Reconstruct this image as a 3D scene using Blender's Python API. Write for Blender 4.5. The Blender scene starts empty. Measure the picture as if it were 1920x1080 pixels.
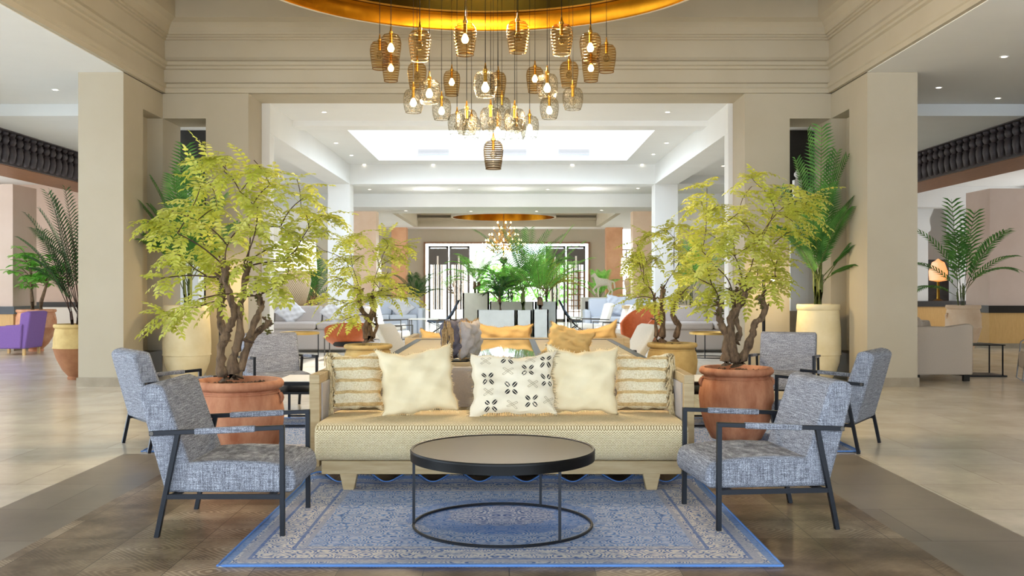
import bpy, math, random
from mathutils import Vector, Matrix, Euler
PI = math.pi
sc = bpy.context.scene
COL = sc.collection

# ------------------------------------------------------------------ camera, world, sun, exposure
CAM_H, F, VX, HY = 1.45, 1850.0, 955.0, 536.0
cam_d = bpy.data.cameras.new('camera')
cam = bpy.data.objects.new('camera', cam_d); COL.objects.link(cam)
cam.location = (0, 0, CAM_H); cam.rotation_euler = (PI/2, 0, 0)
cam_d.sensor_width = 36.0; cam_d.lens = F/1920*36.0
cam_d.shift_x = (960-VX)/1920; cam_d.shift_y = (HY-540)/1920
cam_d.clip_end = 500
sc.camera = cam
sc.view_settings.view_transform = 'Standard'
sc.view_settings.look = 'None'
sc.view_settings.gamma = 1
sc.view_settings.use_curve_mapping = False
sc.view_settings.exposure = 0.74
w = bpy.data.worlds.new('sky'); sc.world = w; w.use_nodes = True
w.node_tree.nodes['Background'].inputs[0].default_value = (0.74, 0.87, 1.0, 1)
w.node_tree.nodes['Background'].inputs[1].default_value = 4.4
sun_d = bpy.data.lights.new('sun', 'SUN'); sun_d.energy = 4.2; sun_d.angle = math.radians(1.5); sun_d.color = (1, .96, .9)
sun = bpy.data.objects.new('sun', sun_d); COL.objects.link(sun)
sun.rotation_euler = (math.radians(-32), math.radians(8), 0)
def area(name, loc, rot, sx, sy, e, c=(1, 1, 1)):
    l = bpy.data.lights.new(name, 'AREA'); l.shape = 'RECTANGLE'; l.size = sx; l.size_y = sy; l.energy = e; l.color = c
    o = bpy.data.objects.new(name, l); COL.objects.link(o); o.location = loc; o.rotation_euler = rot
area('roof_opening_daylight', (-.16, 21.65, 6.1), (0, 0, 0), 6, 5, 40, (.95, .98, 1))
area('left_side_fill', (-14.8, 22.5, 2.3), (0, -PI/2, 0), 3.6, 9, 110)  # added fill from the left; windows here are assumed, the wall is built solid
area('right_side_fill', (14.8, 24.5, 2.3), (0, PI/2, 0), 3.6, 9, 90)  # added fill light for the middle hall; this side wall has no windows
sc.cycles.transparent_max_bounces = 24
sc.cycles.max_bounces = 10; sc.cycles.diffuse_bounces = 6
sc.cycles.sample_clamp_indirect = 6.0
sc.cycles.caustics_reflective = False; sc.cycles.caustics_refractive = False

def P(px, py, D):            # the point at distance D that a photo pixel shows
    return Vector(((px-VX)*D/F, D, CAM_H-(py-HY)*D/F))

# ------------------------------------------------------------------ materials
def lin(c):
    if isinstance(c, str):
        c = [int(c[i:i+2], 16)/255 for i in (0, 2, 4)]
    return tuple(((x+.055)/1.055)**2.4 if x > .04045 else x/12.92 for x in c) + (1,)
class NT:
    def __init__(s, name):
        s.m = bpy.data.materials.new(name); s.m.use_nodes = True; s.t = s.m.node_tree
        s.b = s.t.nodes['Principled BSDF']
    def n(s, typ, **kw):
        nd = s.t.nodes.new(typ)
        for k, v in kw.items():
            if k.startswith('i_'):
                nd.inputs[k[2:].replace('_', ' ')].default_value = v
            else: setattr(nd, k, v)
        return nd
    def l(s, a, b): s.t.links.new(a, b)
    def obj(s, scale=(1, 1, 1), rot=(0, 0, 0)):
        tc = s.n('ShaderNodeTexCoord'); mp = s.n('ShaderNodeMapping')
        mp.inputs['Scale'].default_value = scale; mp.inputs['Rotation'].default_value = rot
        s.l(tc.outputs['Object'], mp.inputs['Vector']); return mp.outputs['Vector']
    def noise(s, vec, scale, detail=3, rough=.5):
        nd = s.n('ShaderNodeTexNoise'); nd.inputs['Scale'].default_value = scale
        nd.inputs['Detail'].default_value = detail; nd.inputs['Roughness'].default_value = rough
        s.l(vec, nd.inputs['Vector']); return nd.outputs['Fac']
    def math(s, op, a, b=None, c=None, clamp=False):
        nd = s.n('ShaderNodeMath', operation=op); nd.use_clamp = clamp
        for i, x in enumerate((a, b, c)):
            if x is None: continue
            if isinstance(x, (int, float)): nd.inputs[i].default_value = x
            else: s.l(x, nd.inputs[i])
        return nd.outputs[0]
    def ramp(s, fac, stops, interp='LINEAR'):
        nd = s.n('ShaderNodeValToRGB'); cr = nd.color_ramp; cr.interpolation = interp
        while len(cr.elements) < len(stops): cr.elements.new(.5)
        for e, (p, c) in zip(cr.elements, stops): e.position = p; e.color = lin(c)
        s.l(fac, nd.inputs['Fac']); return nd.outputs['Color']
    def mix(s, fac, a, b, mode='MIX'):
        nd = s.n('ShaderNodeMix', data_type='RGBA', blend_type=mode)
        for i, x in ((0, fac), (6, a), (7, b)):
            if isinstance(x, (int, float)): nd.inputs[i].default_value = x
            elif isinstance(x, (str, tuple)): nd.inputs[i].default_value = lin(x) if isinstance(x, str) else x
            else: s.l(x, nd.inputs[i])
        return nd.outputs[2]
    def sep(s, vec):
        nd = s.n('ShaderNodeSeparateXYZ'); s.l(vec, nd.inputs[0]); return nd.outputs
    def comb(s, x, y, z):
        nd = s.n('ShaderNodeCombineXYZ')
        for i, v in enumerate((x, y, z)):
            if isinstance(v, (int, float)): nd.inputs[i].default_value = v
            else: s.l(v, nd.inputs[i])
        return nd.outputs[0]
    def bump(s, h, strength=.3, dist=.01):
        nd = s.n('ShaderNodeBump'); nd.inputs['Strength'].default_value = strength; nd.inputs['Distance'].default_value = dist
        s.l(h, nd.inputs['Height']); s.l(nd.outputs[0], s.b.inputs['Normal'])
    def base(s, c):
        if isinstance(c, str): s.b.inputs['Base Color'].default_value = lin(c)
        else: s.l(c, s.b.inputs['Base Color'])
    def set(s, rough=.5, metal=0, spec=.5, **kw):
        s.b.inputs['Roughness'].default_value = rough; s.b.inputs['Metallic'].default_value = metal
        s.b.inputs['Specular IOR Level'].default_value = spec
        for k, v in kw.items(): s.b.inputs[k.replace('_', ' ')].default_value = v
M = {}
def plain(name, c, rough=.6, metal=0, c2=None, scale=8, bump=0, stretch=(1, 1, 1), spec=.5, detail=4, bscale=None, bdist=.01):
    t = NT(name); t.set(rough, metal, spec); v = t.obj(stretch)
    f = t.noise(v, scale, detail, .6)
    t.base(t.ramp(f, [(.3, c), (.7, c2)]) if c2 else c)
    if bump: t.bump(t.noise(v, bscale, 3) if bscale else f, bump, bdist)
    M[name] = t.m; return t.m
plain('plaster', 'B4AB98', .85, c2='AFA591', scale=1.2, bump=.06, bscale=25)
plain('plaster_white', 'E0E1E0', .8, c2='DCDDDC', scale=1.2)
plain('plaster_pink', 'D9C4B6', .85, c2='D2BBAB', scale=1.2)
plain('stone_skirting', '9F937F', .5, c2='8E826E', scale=5)
plain('black_metal', '22242A', .42, .6)
plain('grey_metal', '5A5550', .4, .7)
plain('black_stain', '17140F', .35, c2='231D18', scale=3, stretch=(1, 1, 6))
plain('dark_carved', '3A3336', .5, c2='4A4042', scale=14)
plain('oak_limed', 'BCA680', .6, c2='A88F66', scale=4, stretch=(1, 9, 9), bump=.08)
plain('oak_panel', 'A0957A', .65, c2='94886C', scale=4, stretch=(1, 6, 6))
plain('yellow_wood', 'D9B070', .5, c2='CBA05F', scale=6, stretch=(12, 12, 1))
plain('orange_wood', '94623E', .5, c2='7C4E2E', scale=5, stretch=(6, 1, 6))
plain('marble_peach', 'F2D8C0', .35, c2='E8C6A8', scale=2.2, detail=8)
plain('marble_brown', 'DCA880', .35, c2='C89066', scale=2.2, detail=8)
plain('terracotta', 'D09470', .85, c2='A05E3E', scale=5, bump=.2, detail=8, stretch=(1.6, 1.6, .6))
plain('terracotta_pale', 'E0AC88', .85, c2='B8734C', scale=4, bump=.15, detail=8)
plain('cream_clay', 'E6DAB8', .85, c2='DACBA0', scale=4, bump=.12, detail=8)
plain('clay_ochre', 'CDB175', .85, c2='B5965C', scale=6, bump=.15, detail=8)
plain('clay_brown', 'A9744E', .85, c2='8F5D3D', scale=5, bump=.12)
plain('pale_clay', 'E9CFB2', .85, c2='DDBB98', scale=4)
plain('soil', '6E523C', .95, c2='3E2D20', scale=60, bump=.8)
plain('bark', '8A6E52', .9, c2='3E2E20', scale=9, bump=.9, stretch=(3, 3, 1), bdist=.02, detail=8)
plain('moss', '6B6B2A', .95, c2='4A4A1C', scale=60, bump=1)
plain('twig', '4E3428', .8, c2='3A241A', scale=20)
plain('rachis', 'B4B04A', .7)
plain('screen_grey', '7C7F82', .6, c2='5A5C60', scale=3)
plain('cane_green', '5E6E2C', .6, c2='48501E', scale=20)
plain('concrete_grey', 'D6DADA', .8, c2='CACECD', scale=3)
plain('concrete_warm', 'E0DCCE', .8, c2='D5D0C1', scale=3)
plain('fabric_grey', 'B5ADA8', .95, c2='AAA19C', scale=90, bump=.1)
plain('fabric_light', 'CFCFD3', .95)
plain('fabric_blue', 'CCD3E0', .95, c2='C0C8D6', scale=90)
plain('fabric_white', 'E6E2DA', .9, c2='DAD6CE', scale=60)
plain('fabric_beige', 'BFB0A0', .95, c2='B2A392', scale=120, bump=.1)
plain('fabric_purple', '8A68A8', .95, c2='7C5A9A', scale=90)
plain('fabric_black', '1E1F26', .8)
plain('fabric_darkgrey', '6A6570', .95, c2='5D5862', scale=90)
plain('sling_blue', '56657A', .8, c2='48566A', scale=50)
plain('leather_orange', 'C4683A', .55, c2='B25A30', scale=20)
plain('plaster_statue', 'E9E2D2', .6, c2='DCD2BE', scale=20)
plain('cream_cloth', 'EEDFBC', .95, c2='E6D3AA', scale=5, bump=.25, bscale=160, bdist=.002, detail=6)
plain('ochre_cloth', 'DDB472', .95, c2='D2A662', scale=7, bump=.25, bscale=160, bdist=.002)
plain('print_cloth', 'F2E6CE', .95, c2='E8DABE', scale=5, bump=.2, bscale=160, bdist=.002)
plain('fringe_yarn', 'DCC9A2', .95, c2='BFA678', scale=60)
plain('fringe_tan', 'B39468', .95, c2='8E7148', scale=60)
plain('fringe_brown', '5E4A3A', .95, c2='C8B894', scale=80)
plain('ink_black', '1C1816', .9)
plain('ink_tan', 'A59576', .9)
plain('ring_gold', 'B07416', .28, 1, c2='966010', scale=3)
plain('dome_gold', '6E5A20', .25, 1, c2='5C4A1A', scale=1.5)
plain('brass', 'B58A3A', .3, .9)
plain('brass_top', 'CBA75E', .35, .6)
plain('white_metal', 'E9E9E9', .4)
plain('vent_white', 'D9DEE8', .6)
plain('black_frame', '090808', .4, spec=.25)
plain('lacquer_pale', 'D2CDC2', .35)
plain('wood_frame_brown', '8A6242', .5, c2='74502F', scale=4, stretch=(6, 6, 1))
plain('paper_white', 'F2F0EA', .8)
plain('exterior_wall', 'F2EDE4', .9)
plain('exterior_paving', 'D8D2C6', .9, c2='CCC5B8', scale=1)
plain('red_mat', 'C0453F', .9)

def leafmat(name, a, b, c, trans=.35):
    t = NT(name); t.set(.5, 0, .3)
    v = t.obj(); f = t.noise(v, 6, 2)
    col = t.ramp(f, [(.3, a), (.5, b), (.72, c)]); t.base(col)
    tr = t.n('ShaderNodeBsdfTranslucent'); t.l(col, tr.inputs['Color'])
    mx = t.n('ShaderNodeMixShader'); mx.inputs[0].default_value = trans
    t.l(t.b.outputs[0], mx.inputs[1]); t.l(tr.outputs[0], mx.inputs[2])
    t.l(mx.outputs[0], t.t.nodes['Material Output'].inputs['Surface']); M[name] = t.m
leafmat('leaf_lime', 'B8BE46', 'D0D25E', 'E4E48C', .5)
leafmat('leaf_palm', '3E6E34', '589044', '7CB05A', .45)
leafmat('leaf_bright', '68B048', '8ED060', 'B4E484', .6)
leafmat('leaf_dark', '2A4A28', '375C30', '4A7038', .25)
leafmat('blossom_white', 'EDE9DA', 'F5F2E6', 'FFFDF4', .3)

def tweed():
    t = NT('tweed'); t.set(.95, 0, .2)
    a = t.noise(t.obj((9, 9, 330)), 1, 3, .7); b = t.noise(t.obj((300, 300, 9)), 1, 3, .7)
    c = t.noise(t.obj(), 260, 2)
    s = t.math('ADD', t.math('ADD', a, b), c)
    s = t.math('DIVIDE', s, 3)
    t.base(t.ramp(s, [(.38, '34343A'), (.46, '6E6F78'), (.53, '979AA5'), (.62, 'DEE2EC')]))
    t.bump(s, .4, .004); M['tweed'] = t.m
tweed()
def herring():
    t = NT('herringbone'); t.set(.95, 0, .2)
    x, y, z = t.sep(t.obj())[:3]
    s = t.math('SUBTRACT', z, y)
    zig = t.math('ABSOLUTE', t.math('SUBTRACT', t.math('FRACT', t.math('MULTIPLY', x, 50)), .5))
    ph = t.math('ADD', t.math('MULTIPLY', s, 80), t.math('MULTIPLY', zig, 1.5))
    f = t.math('FRACT', ph)
    f2 = t.math('ABSOLUTE', t.math('SUBTRACT', f, .5))
    nz = t.noise(t.obj((1, 1, 1)), 120, 2)
    f3 = t.math('ADD', t.math('MULTIPLY', f2, 1.4), t.math('MULTIPLY', t.math('SUBTRACT', nz, .5), .5))
    # tan gaps between cream threads, alike on front and seat
    t.base(t.ramp(f3, [(.12, '8C7650'), (.3, 'DCC490'), (.5, 'F8EACA')]))
    t.bump(f2, .5, .004); M['herringbone'] = t.m
herring()
plain('seat_straw', 'CDAF7A', .95, c2='B79762', scale=30, stretch=(30, 1, 1), bump=.3, bdist=.003)
def stripe_weave():
    t = NT('stripe_weave'); t.set(.95, 0, .2)
    x, y, z = t.sep(t.obj())[:3]
    st = t.math('ABSOLUTE', t.math('SUBTRACT', t.math('FRACT', t.math('MULTIPLY', z, 11)), .5))
    vo = t.n('ShaderNodeTexVoronoi'); vo.inputs['Scale'].default_value = 95
    t.l(t.obj(), vo.inputs['Vector'])
    wv = t.ramp(vo.outputs['Distance'], [(.15, 'F2E8CE'), (.85, 'D8C8A2')])
    rope = t.ramp(t.noise(t.obj((40, 40, 200)), 1, 2), [(.4, 'C2A06A'), (.6, 'DBBE8A')])
    k = t.math('LESS_THAN', st, .13)
    t.base(t.mix(k, wv, rope))
    h = t.math('ADD', vo.outputs['Distance'], t.math('MULTIPLY', k, 1.2))
    t.bump(h, .6, .01); M['stripe_weave'] = t.m
stripe_weave()
def floor_mats():
    for name, c1, c2, mort, sx, rough in (('floor_beige', 'E6DCCB', 'DCD1BE', 'BBB1A0', 1.2, .2), ('floor_grey', '92887A', '82776A', '5E554A', 1.2, .30)):
        t = NT(name); t.set(rough, 0, .5)
        v = t.obj()
        br = t.n('ShaderNodeTexBrick'); br.offset = .5; t.l(v, br.inputs['Vector'])
        br.inputs['Scale'].default_value = 1; br.inputs['Brick Width'].default_value = 1.2; br.inputs['Row Height'].default_value = .8
        br.inputs['Mortar Size'].default_value = .004
        br.inputs['Color1'].default_value = lin(c1); br.inputs['Color2'].default_value = lin(c2); br.inputs['Mortar'].default_value = lin(mort)
        nz = t.noise(v, 1.6, 8, .65)
        t.base(t.mix(.75, br.outputs[0], t.mix(1, br.outputs[0], t.ramp(nz, [(.3, 'C8C8C8'), (.7, 'FFFFFF')]), 'MULTIPLY')))
        t.l(t.ramp(nz, [(.3, '707070'), (.7, '8E8E8E')]), t.b.inputs['Roughness']) if False else None
        M[name] = t.m
    t = NT('floor_brown'); t.set(.33, 0, .5)
    x, y, z = t.sep(t.obj())[:3]
    S = 2.3
    fx = t.math('ABSOLUTE', t.math('SUBTRACT', t.math('FRACT', t.math('MULTIPLY', x, S)), .5))
    fy = t.math('ABSOLUTE', t.math('SUBTRACT', t.math('FRACT', t.math('MULTIPLY', y, S)), .5))
    r = t.math('SQRT', t.math('ADD', t.math('MULTIPLY', fx, fx), t.math('MULTIPLY', fy, fy)))
    ring = t.math('MULTIPLY', t.math('SINE', t.math('ADD', t.math('MULTIPLY', r, 60), t.math('MULTIPLY', t.math('MULTIPLY', fx, fy), 160))), t.noise(t.obj(), 60, 3))
    patch = t.n('ShaderNodeTexWhiteNoise', noise_dimensions='2D')
    t.l(t.comb(t.math('FLOOR', t.math('MULTIPLY', x, S)), t.math('FLOOR', t.math('MULTIPLY', y, S)), 0), patch.inputs[0])
    nz = t.noise(t.obj(), 2.5, 8, .7)
    grout = t.math('GREATER_THAN', t.math('MAXIMUM', fx, fy), .494)
    k = t.math('ADD', t.math('ADD', t.math('MULTIPLY', t.math('GREATER_THAN', ring, .2), t.math('MULTIPLY', patch.outputs[0], .16)), t.math('MULTIPLY', patch.outputs[0], .12)), t.math('MULTIPLY', nz, .85))
    c = t.ramp(k, [(.28, '35281C'), (.42, '5E4B38'), (.56, '84705A'), (.74, 'B2A088')])
    t.base(t.mix(grout, c, '43362A')); M['floor_brown'] = t.m
floor_mats()
def rugmat(name, W, L):
    t = NT(name); t.set(.97, 0, .1)
    x, y, z = t.sep(t.obj())[:3]
    ax, ay = t.math('ABSOLUTE', x), t.math('ABSOLUTE', y)
    dx, dy = t.math('SUBTRACT', W/2, ax), t.math('SUBTRACT', L/2, ay)
    d = t.math('MINIMUM', dx, dy)                     # distance in from the edge
    am = t.comb(ax, ay, 0)
    vo = t.n('ShaderNodeTexVoronoi'); vo.inputs['Scale'].default_value = 10; vo.inputs['Randomness'].default_value = .6; t.l(am, vo.inputs['Vector'])
    flo = t.math('SINE', t.math('MULTIPLY', vo.outputs['Distance'], 42))
    n1 = t.noise(am, 22, 5, .75); n2 = t.noise(am, 5, 2)
    f = t.math('ADD', t.math('MULTIPLY', flo, .13), n1)
    field = t.ramp(f, [(.32, '3A5892'), (.42, '6C90CA'), (.51, '98AED2'), (.57, 'CCC4C2'), (.66, 'B0B8D0')])
    bord = t.ramp(f, [(.34, '3C528A'), (.42, '7C8EB6'), (.48, 'CCC4BE'), (.66, 'DAD2C6')])
    rr = t.math('SQRT', t.math('ADD', t.math('MULTIPLY', ax, ax), t.math('MULTIPLY', t.math('MULTIPLY', ay, ay), 1.7)))
    ang = t.math('ARCTAN2', ay, ax)
    rr2 = t.math('ADD', rr, t.math('MULTIPLY', t.math('SINE', t.math('MULTIPLY', ang, 16)), .02))
    med = t.math('LESS_THAN', rr2, .34)
    field = t.mix(med, field, t.ramp(f, [(.36, '2F4A88'), (.5, '8C9AC0'), (.62, 'B8BACA')]))
    mid = t.math('MULTIPLY', t.math('GREATER_THAN', rr2, .34), t.math('LESS_THAN', rr2, .60))
    field = t.mix(t.math('MULTIPLY', mid, .55), field, '4A74BC')
    fac1 = t.math('LESS_THAN', d, .36)
    c = t.mix(fac1, field, bord)
    for lo, hi, colr in ((.355, .385, 'A8A6B2'), (.31, .33, '4E6AA6'), (.12, .14, '4E6AA6'), (.07, .12, 'A9A5AE'), (.0, .05, '6E92CC')):
        k = t.math('MULTIPLY', t.math('GREATER_THAN', d, lo), t.math('LESS_THAN', d, hi))
        c = t.mix(t.math('MULTIPLY', k, .8), c, colr)
    wear = t.noise(t.obj(), 2, 6, .7)
    c = t.mix(t.math('MULTIPLY', wear, .35), c, '8FA3C4')
    t.base(c); t.bump(t.noise(t.obj(), 250, 2), .4, .004); M[name] = t.m
def emis(name, c, s):
    t = NT(name); t.base('FFFFFF'); t.b.inputs['Emission Color'].default_value = lin(c); t.b.inputs['Emission Strength'].default_value = s
    M[name] = t.m
emis('bulb_glow', 'FFDDA0', 30); emis('downlight_glow', 'FFF2DA', 5); emis('bulb_small', 'FFD890', 8); emis('amber_glow', 'E08830', .8); emis('shade_glow', 'FFF8EE', .55)
def glass(name, tint, ribs, scale, gloss=.2, alpha=.12, c2=None):
    t = NT(name)
    tr = t.n('ShaderNodeBsdfTransparent'); tr.inputs[0].default_value = lin(tint)
    gl = t.n('ShaderNodeBsdfGlossy'); gl.inputs['Roughness'].default_value = gloss; gl.inputs[0].default_value = lin('B8AE9E')
    lw = t.n('ShaderNodeLayerWeight'); lw.inputs[0].default_value = alpha
    v = t.obj()
    if ribs == 'lines':
        z = t.sep(v)[2]; h = t.math('SINE', t.math('MULTIPLY', z, scale))
    else:
        vo = t.n('ShaderNodeTexVoronoi'); vo.inputs['Scale'].default_value = scale; t.l(v, vo.inputs['Vector']); h = vo.outputs['Distance']
    if c2: t.l(t.ramp(t.math('ADD', t.math('MULTIPLY', h, .5), .5) if ribs == 'lines' else h, [(.25, c2), (.6, tint)]), tr.inputs[0])
    bp = t.n('ShaderNodeBump'); bp.inputs['Strength'].default_value = .9; bp.inputs['Distance'].default_value = .006
    t.l(h, bp.inputs['Height']); t.l(bp.outputs[0], gl.inputs['Normal']); t.l(bp.outputs[0], lw.inputs['Normal'])
    mx = t.n('ShaderNodeMixShader'); t.l(lw.outputs['Facing'], mx.inputs[0])
    t.l(tr.outputs[0], mx.inputs[1]); t.l(gl.outputs[0], mx.inputs[2])
    t.l(mx.outputs[0], t.t.nodes['Material Output'].inputs['Surface']); M[name] = t.m
glass('glass_amber', 'FCF4E0', 'lines', 210, c2='E2C492')
glass('glass_clear', 'F8F6F0', 'cells', 60, c2='CFCBC0')
glass('glass_wire', 'EFE6DA', 'lines', 260, c2='8A7258')
glass('pane_glass', 'F4F7F7', 'lines', 0, .02, .12)
def traymat():
    t = NT('tray_top'); t.set(.2, 0, .22); t.base(t.ramp(t.noise(t.obj((1, 5, 1)), 3, 5), [(.3, '1E140E'), (.7, '3E2C20')])); t.bump(t.noise(t.obj(), 3, 3), .15, .01); M['tray_top'] = t.m
    t = NT('mirror_green'); t.set(.03, 0, 1); t.base(t.ramp(t.noise(t.obj(), 3, 3), [(.3, '4E5A48'), (.7, '8A9680')])); M['table_glass'] = t.m
    t = NT('wicker'); t.set(.8)
    x, y, z = t.sep(t.obj())[:3]
    a = t.math('ARCTAN2', y, x)
    f = t.math('MULTIPLY', t.math('SINE', t.math('MULTIPLY', a, 44)), t.math('SINE', t.math('MULTIPLY', z, 90)))
    t.base(t.ramp(t.math('ADD', t.math('MULTIPLY', f, .5), .5), [(.2, '8A7256'), (.6, 'D2BE9E')])); t.bump(f, .6, .01); M['wicker'] = t.m
traymat()

# ------------------------------------------------------------------ mesh builder
def frame_from(d):
    d = d.normalized(); up = Vector((0, 0, 1)) if abs(d.z) < .95 else Vector((1, 0, 0))
    a = d.cross(up).normalized(); return a, a.cross(d).normalized()
class MB:
    def __init__(s): s.v = []; s.f = []; s.mi = []; s.cur = 0
    def face(s, *i): s.f.append(i); s.mi.append(s.cur)
    def box(s, x0, x1, y0, y1, z0, z1):
        n = len(s.v)
        s.v += [(x, y, z) for z in (z0, z1) for y in (y0, y1) for x in (x0, x1)]
        for q in ((0, 2, 3, 1), (4, 5, 7, 6), (0, 1, 5, 4), (2, 6, 7, 3), (0, 4, 6, 2), (1, 3, 7, 5)): s.face(*[n+i for i in q])
        return s
    def bar(s, p, q, w=.028, h=None):
        p, q = Vector(p), Vector(q); h = h or w; a, b = frame_from(q-p); n = len(s.v)
        for c in (p, q):
            for i, j in ((-1, -1), (1, -1), (1, 1), (-1, 1)): s.v.append(tuple(c+a*i*w/2+b*j*h/2))
        for q4 in ((0, 3, 2, 1), (4, 5, 6, 7), (0, 1, 5, 4), (1, 2, 6, 5), (2, 3, 7, 6), (3, 0, 4, 7)): s.face(*[n+i for i in q4])
        return s
    def tube(s, pts, r, n=8, cap=True):
        pts = [Vector(p) for p in pts]
        if not isinstance(r, (list, tuple)): r = [r]*len(pts)
        b0 = len(s.v); a = None
        for i, p in enumerate(pts):
            d = (pts[min(i+1, len(pts)-1)]-pts[max(i-1, 0)])
            if d.length < 1e-9: d = Vector((0, 0, 1))
            d.normalize()
            if a is None: a, b = frame_from(d)
            else:
                a = (a-d*a.dot(d)); a = a.normalized() if a.length > 1e-6 else frame_from(d)[0]; b = d.cross(a)
            for k in range(n):
                t = 2*PI*k/n; s.v.append(tuple(p+(a*math.cos(t)+b*math.sin(t))*r[i]))
        for i in range(len(pts)-1):
            for k in range(n):
                k2 = (k+1) % n; s.face(b0+i*n+k, b0+i*n+k2, b0+(i+1)*n+k2, b0+(i+1)*n+k)
        if cap:
            s.face(*[b0+k for k in range(n)][::-1]); e = b0+(len(pts)-1)*n; s.face(*[e+k for k in range(n)])
        return s
    def lathe(s, prof, n=32, c=(0, 0, 0), ell=1.0, cap=True):
        b0 = len(s.v)
        for r, z in prof:
            for k in range(n):
                t = 2*PI*k/n; s.v.append((c[0]+r*math.cos(t), c[1]+r*math.sin(t)*ell, c[2]+z))
        for i in range(len(prof)-1):
            for k in range(n):
                k2 = (k+1) % n; s.face(b0+i*n+k, b0+i*n+k2, b0+(i+1)*n+k2, b0+(i+1)*n+k)
        if not cap: return s
        if prof[0][0] > 1e-4: s.face(*[b0+k for k in range(n)][::-1])
        if prof[-1][0] > 1e-4: e = b0+(len(prof)-1)*n; s.face(*[e+k for k in range(n)])
        return s
    def ring(s, R, r, z, n=64, c=(0, 0), ell=1.0):
        pts = []
        b0 = len(s.v); m = 8
        for k in range(n):
            t = 2*PI*k/n
            for j in range(m):
                u = 2*PI*j/m+PI/8; rr = R+r*math.cos(u)
                s.v.append((c[0]+rr*math.cos(t), c[1]+rr*math.sin(t), z+r*math.sin(u)))
        for k in range(n):
            for j in range(m):
                s.face(b0+k*m+j, b0+((k+1) % n)*m+j, b0+((k+1) % n)*m+(j+1) % m, b0+k*m+(j+1) % m)
        return s
    def prism(s, poly, ax, a, b):       # poly in the plane across axis ax
        n0 = len(s.v); n = len(poly)
        for w_ in (a, b):
            for u, v in poly:
                s.v.append((w_, u, v) if ax == 'x' else (u, w_, v) if ax == 'y' else (u, v, w_))
        s.face(*[n0+i for i in range(n)][::-1]); s.face(*[n0+n+i for i in range(n)])
        for i in range(n):
            j = (i+1) % n; s.face(n0+i, n0+j, n0+n+j, n0+n+i)
        return s
    def grid(s, fn, nu, nv, closed_u=False):
        b0 = len(s.v)
        for i in range(nu+1):
            for j in range(nv+1): s.v.append(tuple(fn(i/nu, j/nv)))
        for i in range(nu):
            for j in range(nv):
                a = b0+i*(nv+1)+j; s.face(a, a+nv+1, a+nv+2, a+1)
        return s
    def build(s, name, mats, parent=None, smooth=False, bevel=0, seg=2, subd=0, loc=None, rot=None, angle=40, weld=0):
        me = bpy.data.meshes.new(name); me.from_pydata([tuple(v) for v in s.v], [], s.f); me.update()
        for m in (mats if isinstance(mats, (list, tuple)) else [mats]): me.materials.append(M[m])
        if any(s.mi): me.polygons.foreach_set('material_index', s.mi)
        import bmesh
        bm = bmesh.new(); bm.from_mesh(me)
        if weld: bmesh.ops.remove_doubles(bm, verts=bm.verts, dist=weld)
        if len(bm.faces) < 20000: bmesh.ops.recalc_face_normals(bm, faces=bm.faces)
        bm.to_mesh(me); bm.free()
        if smooth or bevel:
            me.polygons.foreach_set('use_smooth', [True]*len(me.polygons))
            me.set_sharp_from_angle(angle=math.radians(angle))
        o = bpy.data.objects.new(name, me); COL.objects.link(o)
        if parent: o.parent = parent
        if loc is not None: o.location = loc
        if rot is not None: o.rotation_euler = rot
        if bevel:
            md = o.modifiers.new('bevel', 'BEVEL'); md.width = bevel; md.segments = seg; md.limit_method = 'ANGLE'; md.angle_limit = math.radians(30); md.harden_normals = False
        if subd:
            md = o.modifiers.new('sub', 'SUBSURF'); md.levels = subd; md.render_levels = subd
        return o
def tag(o, label=None, cat=None, group=None, kind=None):
    if label: o['label'] = label
    if cat: o['category'] = cat
    if group: o['group'] = group
    if kind: o['kind'] = kind
    return o
def thing(name, label, cat, loc=(0, 0, 0), rz=0, group=None):
    o = bpy.data.objects.new(name, None); COL.objects.link(o); o.location = loc; o.rotation_euler = (0, 0, rz)
    o.empty_display_size = .1
    return tag(o, label, cat, group)
def struct(name, mb, mat, **kw): return tag(mb.build(name, mat, **kw), kind='structure')
def sbox(name, mat, *b, **kw): return struct(name, MB().box(*b), mat, **kw)
def copy_tree(o, parent=None, label=None, loc=None, rz=None, group=None):
    c = o.copy(); COL.objects.link(c); c.parent = parent
    for ch in list(o.children): copy_tree(ch, c)
    if label: c['label'] = label
    if loc is not None: c.location = loc
    if rz is not None: c.rotation_euler = (0, 0, rz)
    if group: c['group'] = group
    return c
# ------------------------------------------------------------------ the building
XL, XR, YB = -5.55, 5.15, 15.8          # the atrium: left, right, far plane
sbox('floor', 'floor_beige', -16, 16, -5, 40, -.2, 0)
sbox('floor_band', 'floor_grey', -3.32, 2.97, -5, 8.5, -.05, .0015)
sbox('floor_inlay', 'floor_brown', -2.68, 2.27, -5, 8.5, -.05, .003)
sbox('floor_terrace', 'exterior_paving', -30, 30, 40.3, 90, -.2, -.01)
# front pillars of the atrium
for nm, x0, x1 in (('pillar_left', -6.2, XL), ('pillar_right', XR, 5.87)):
    sbox(nm, 'plaster', x0, x1, 14.19, 14.95, 0, 4.6)
for nm, x0, x1 in (('baseboard_left', -6.2, XL), ('baseboard_right', XR, 5.87)):
    sbox(nm, 'stone_skirting', x0-.02, x1+.02, 14.17, 14.97, 0, .13)
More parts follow.
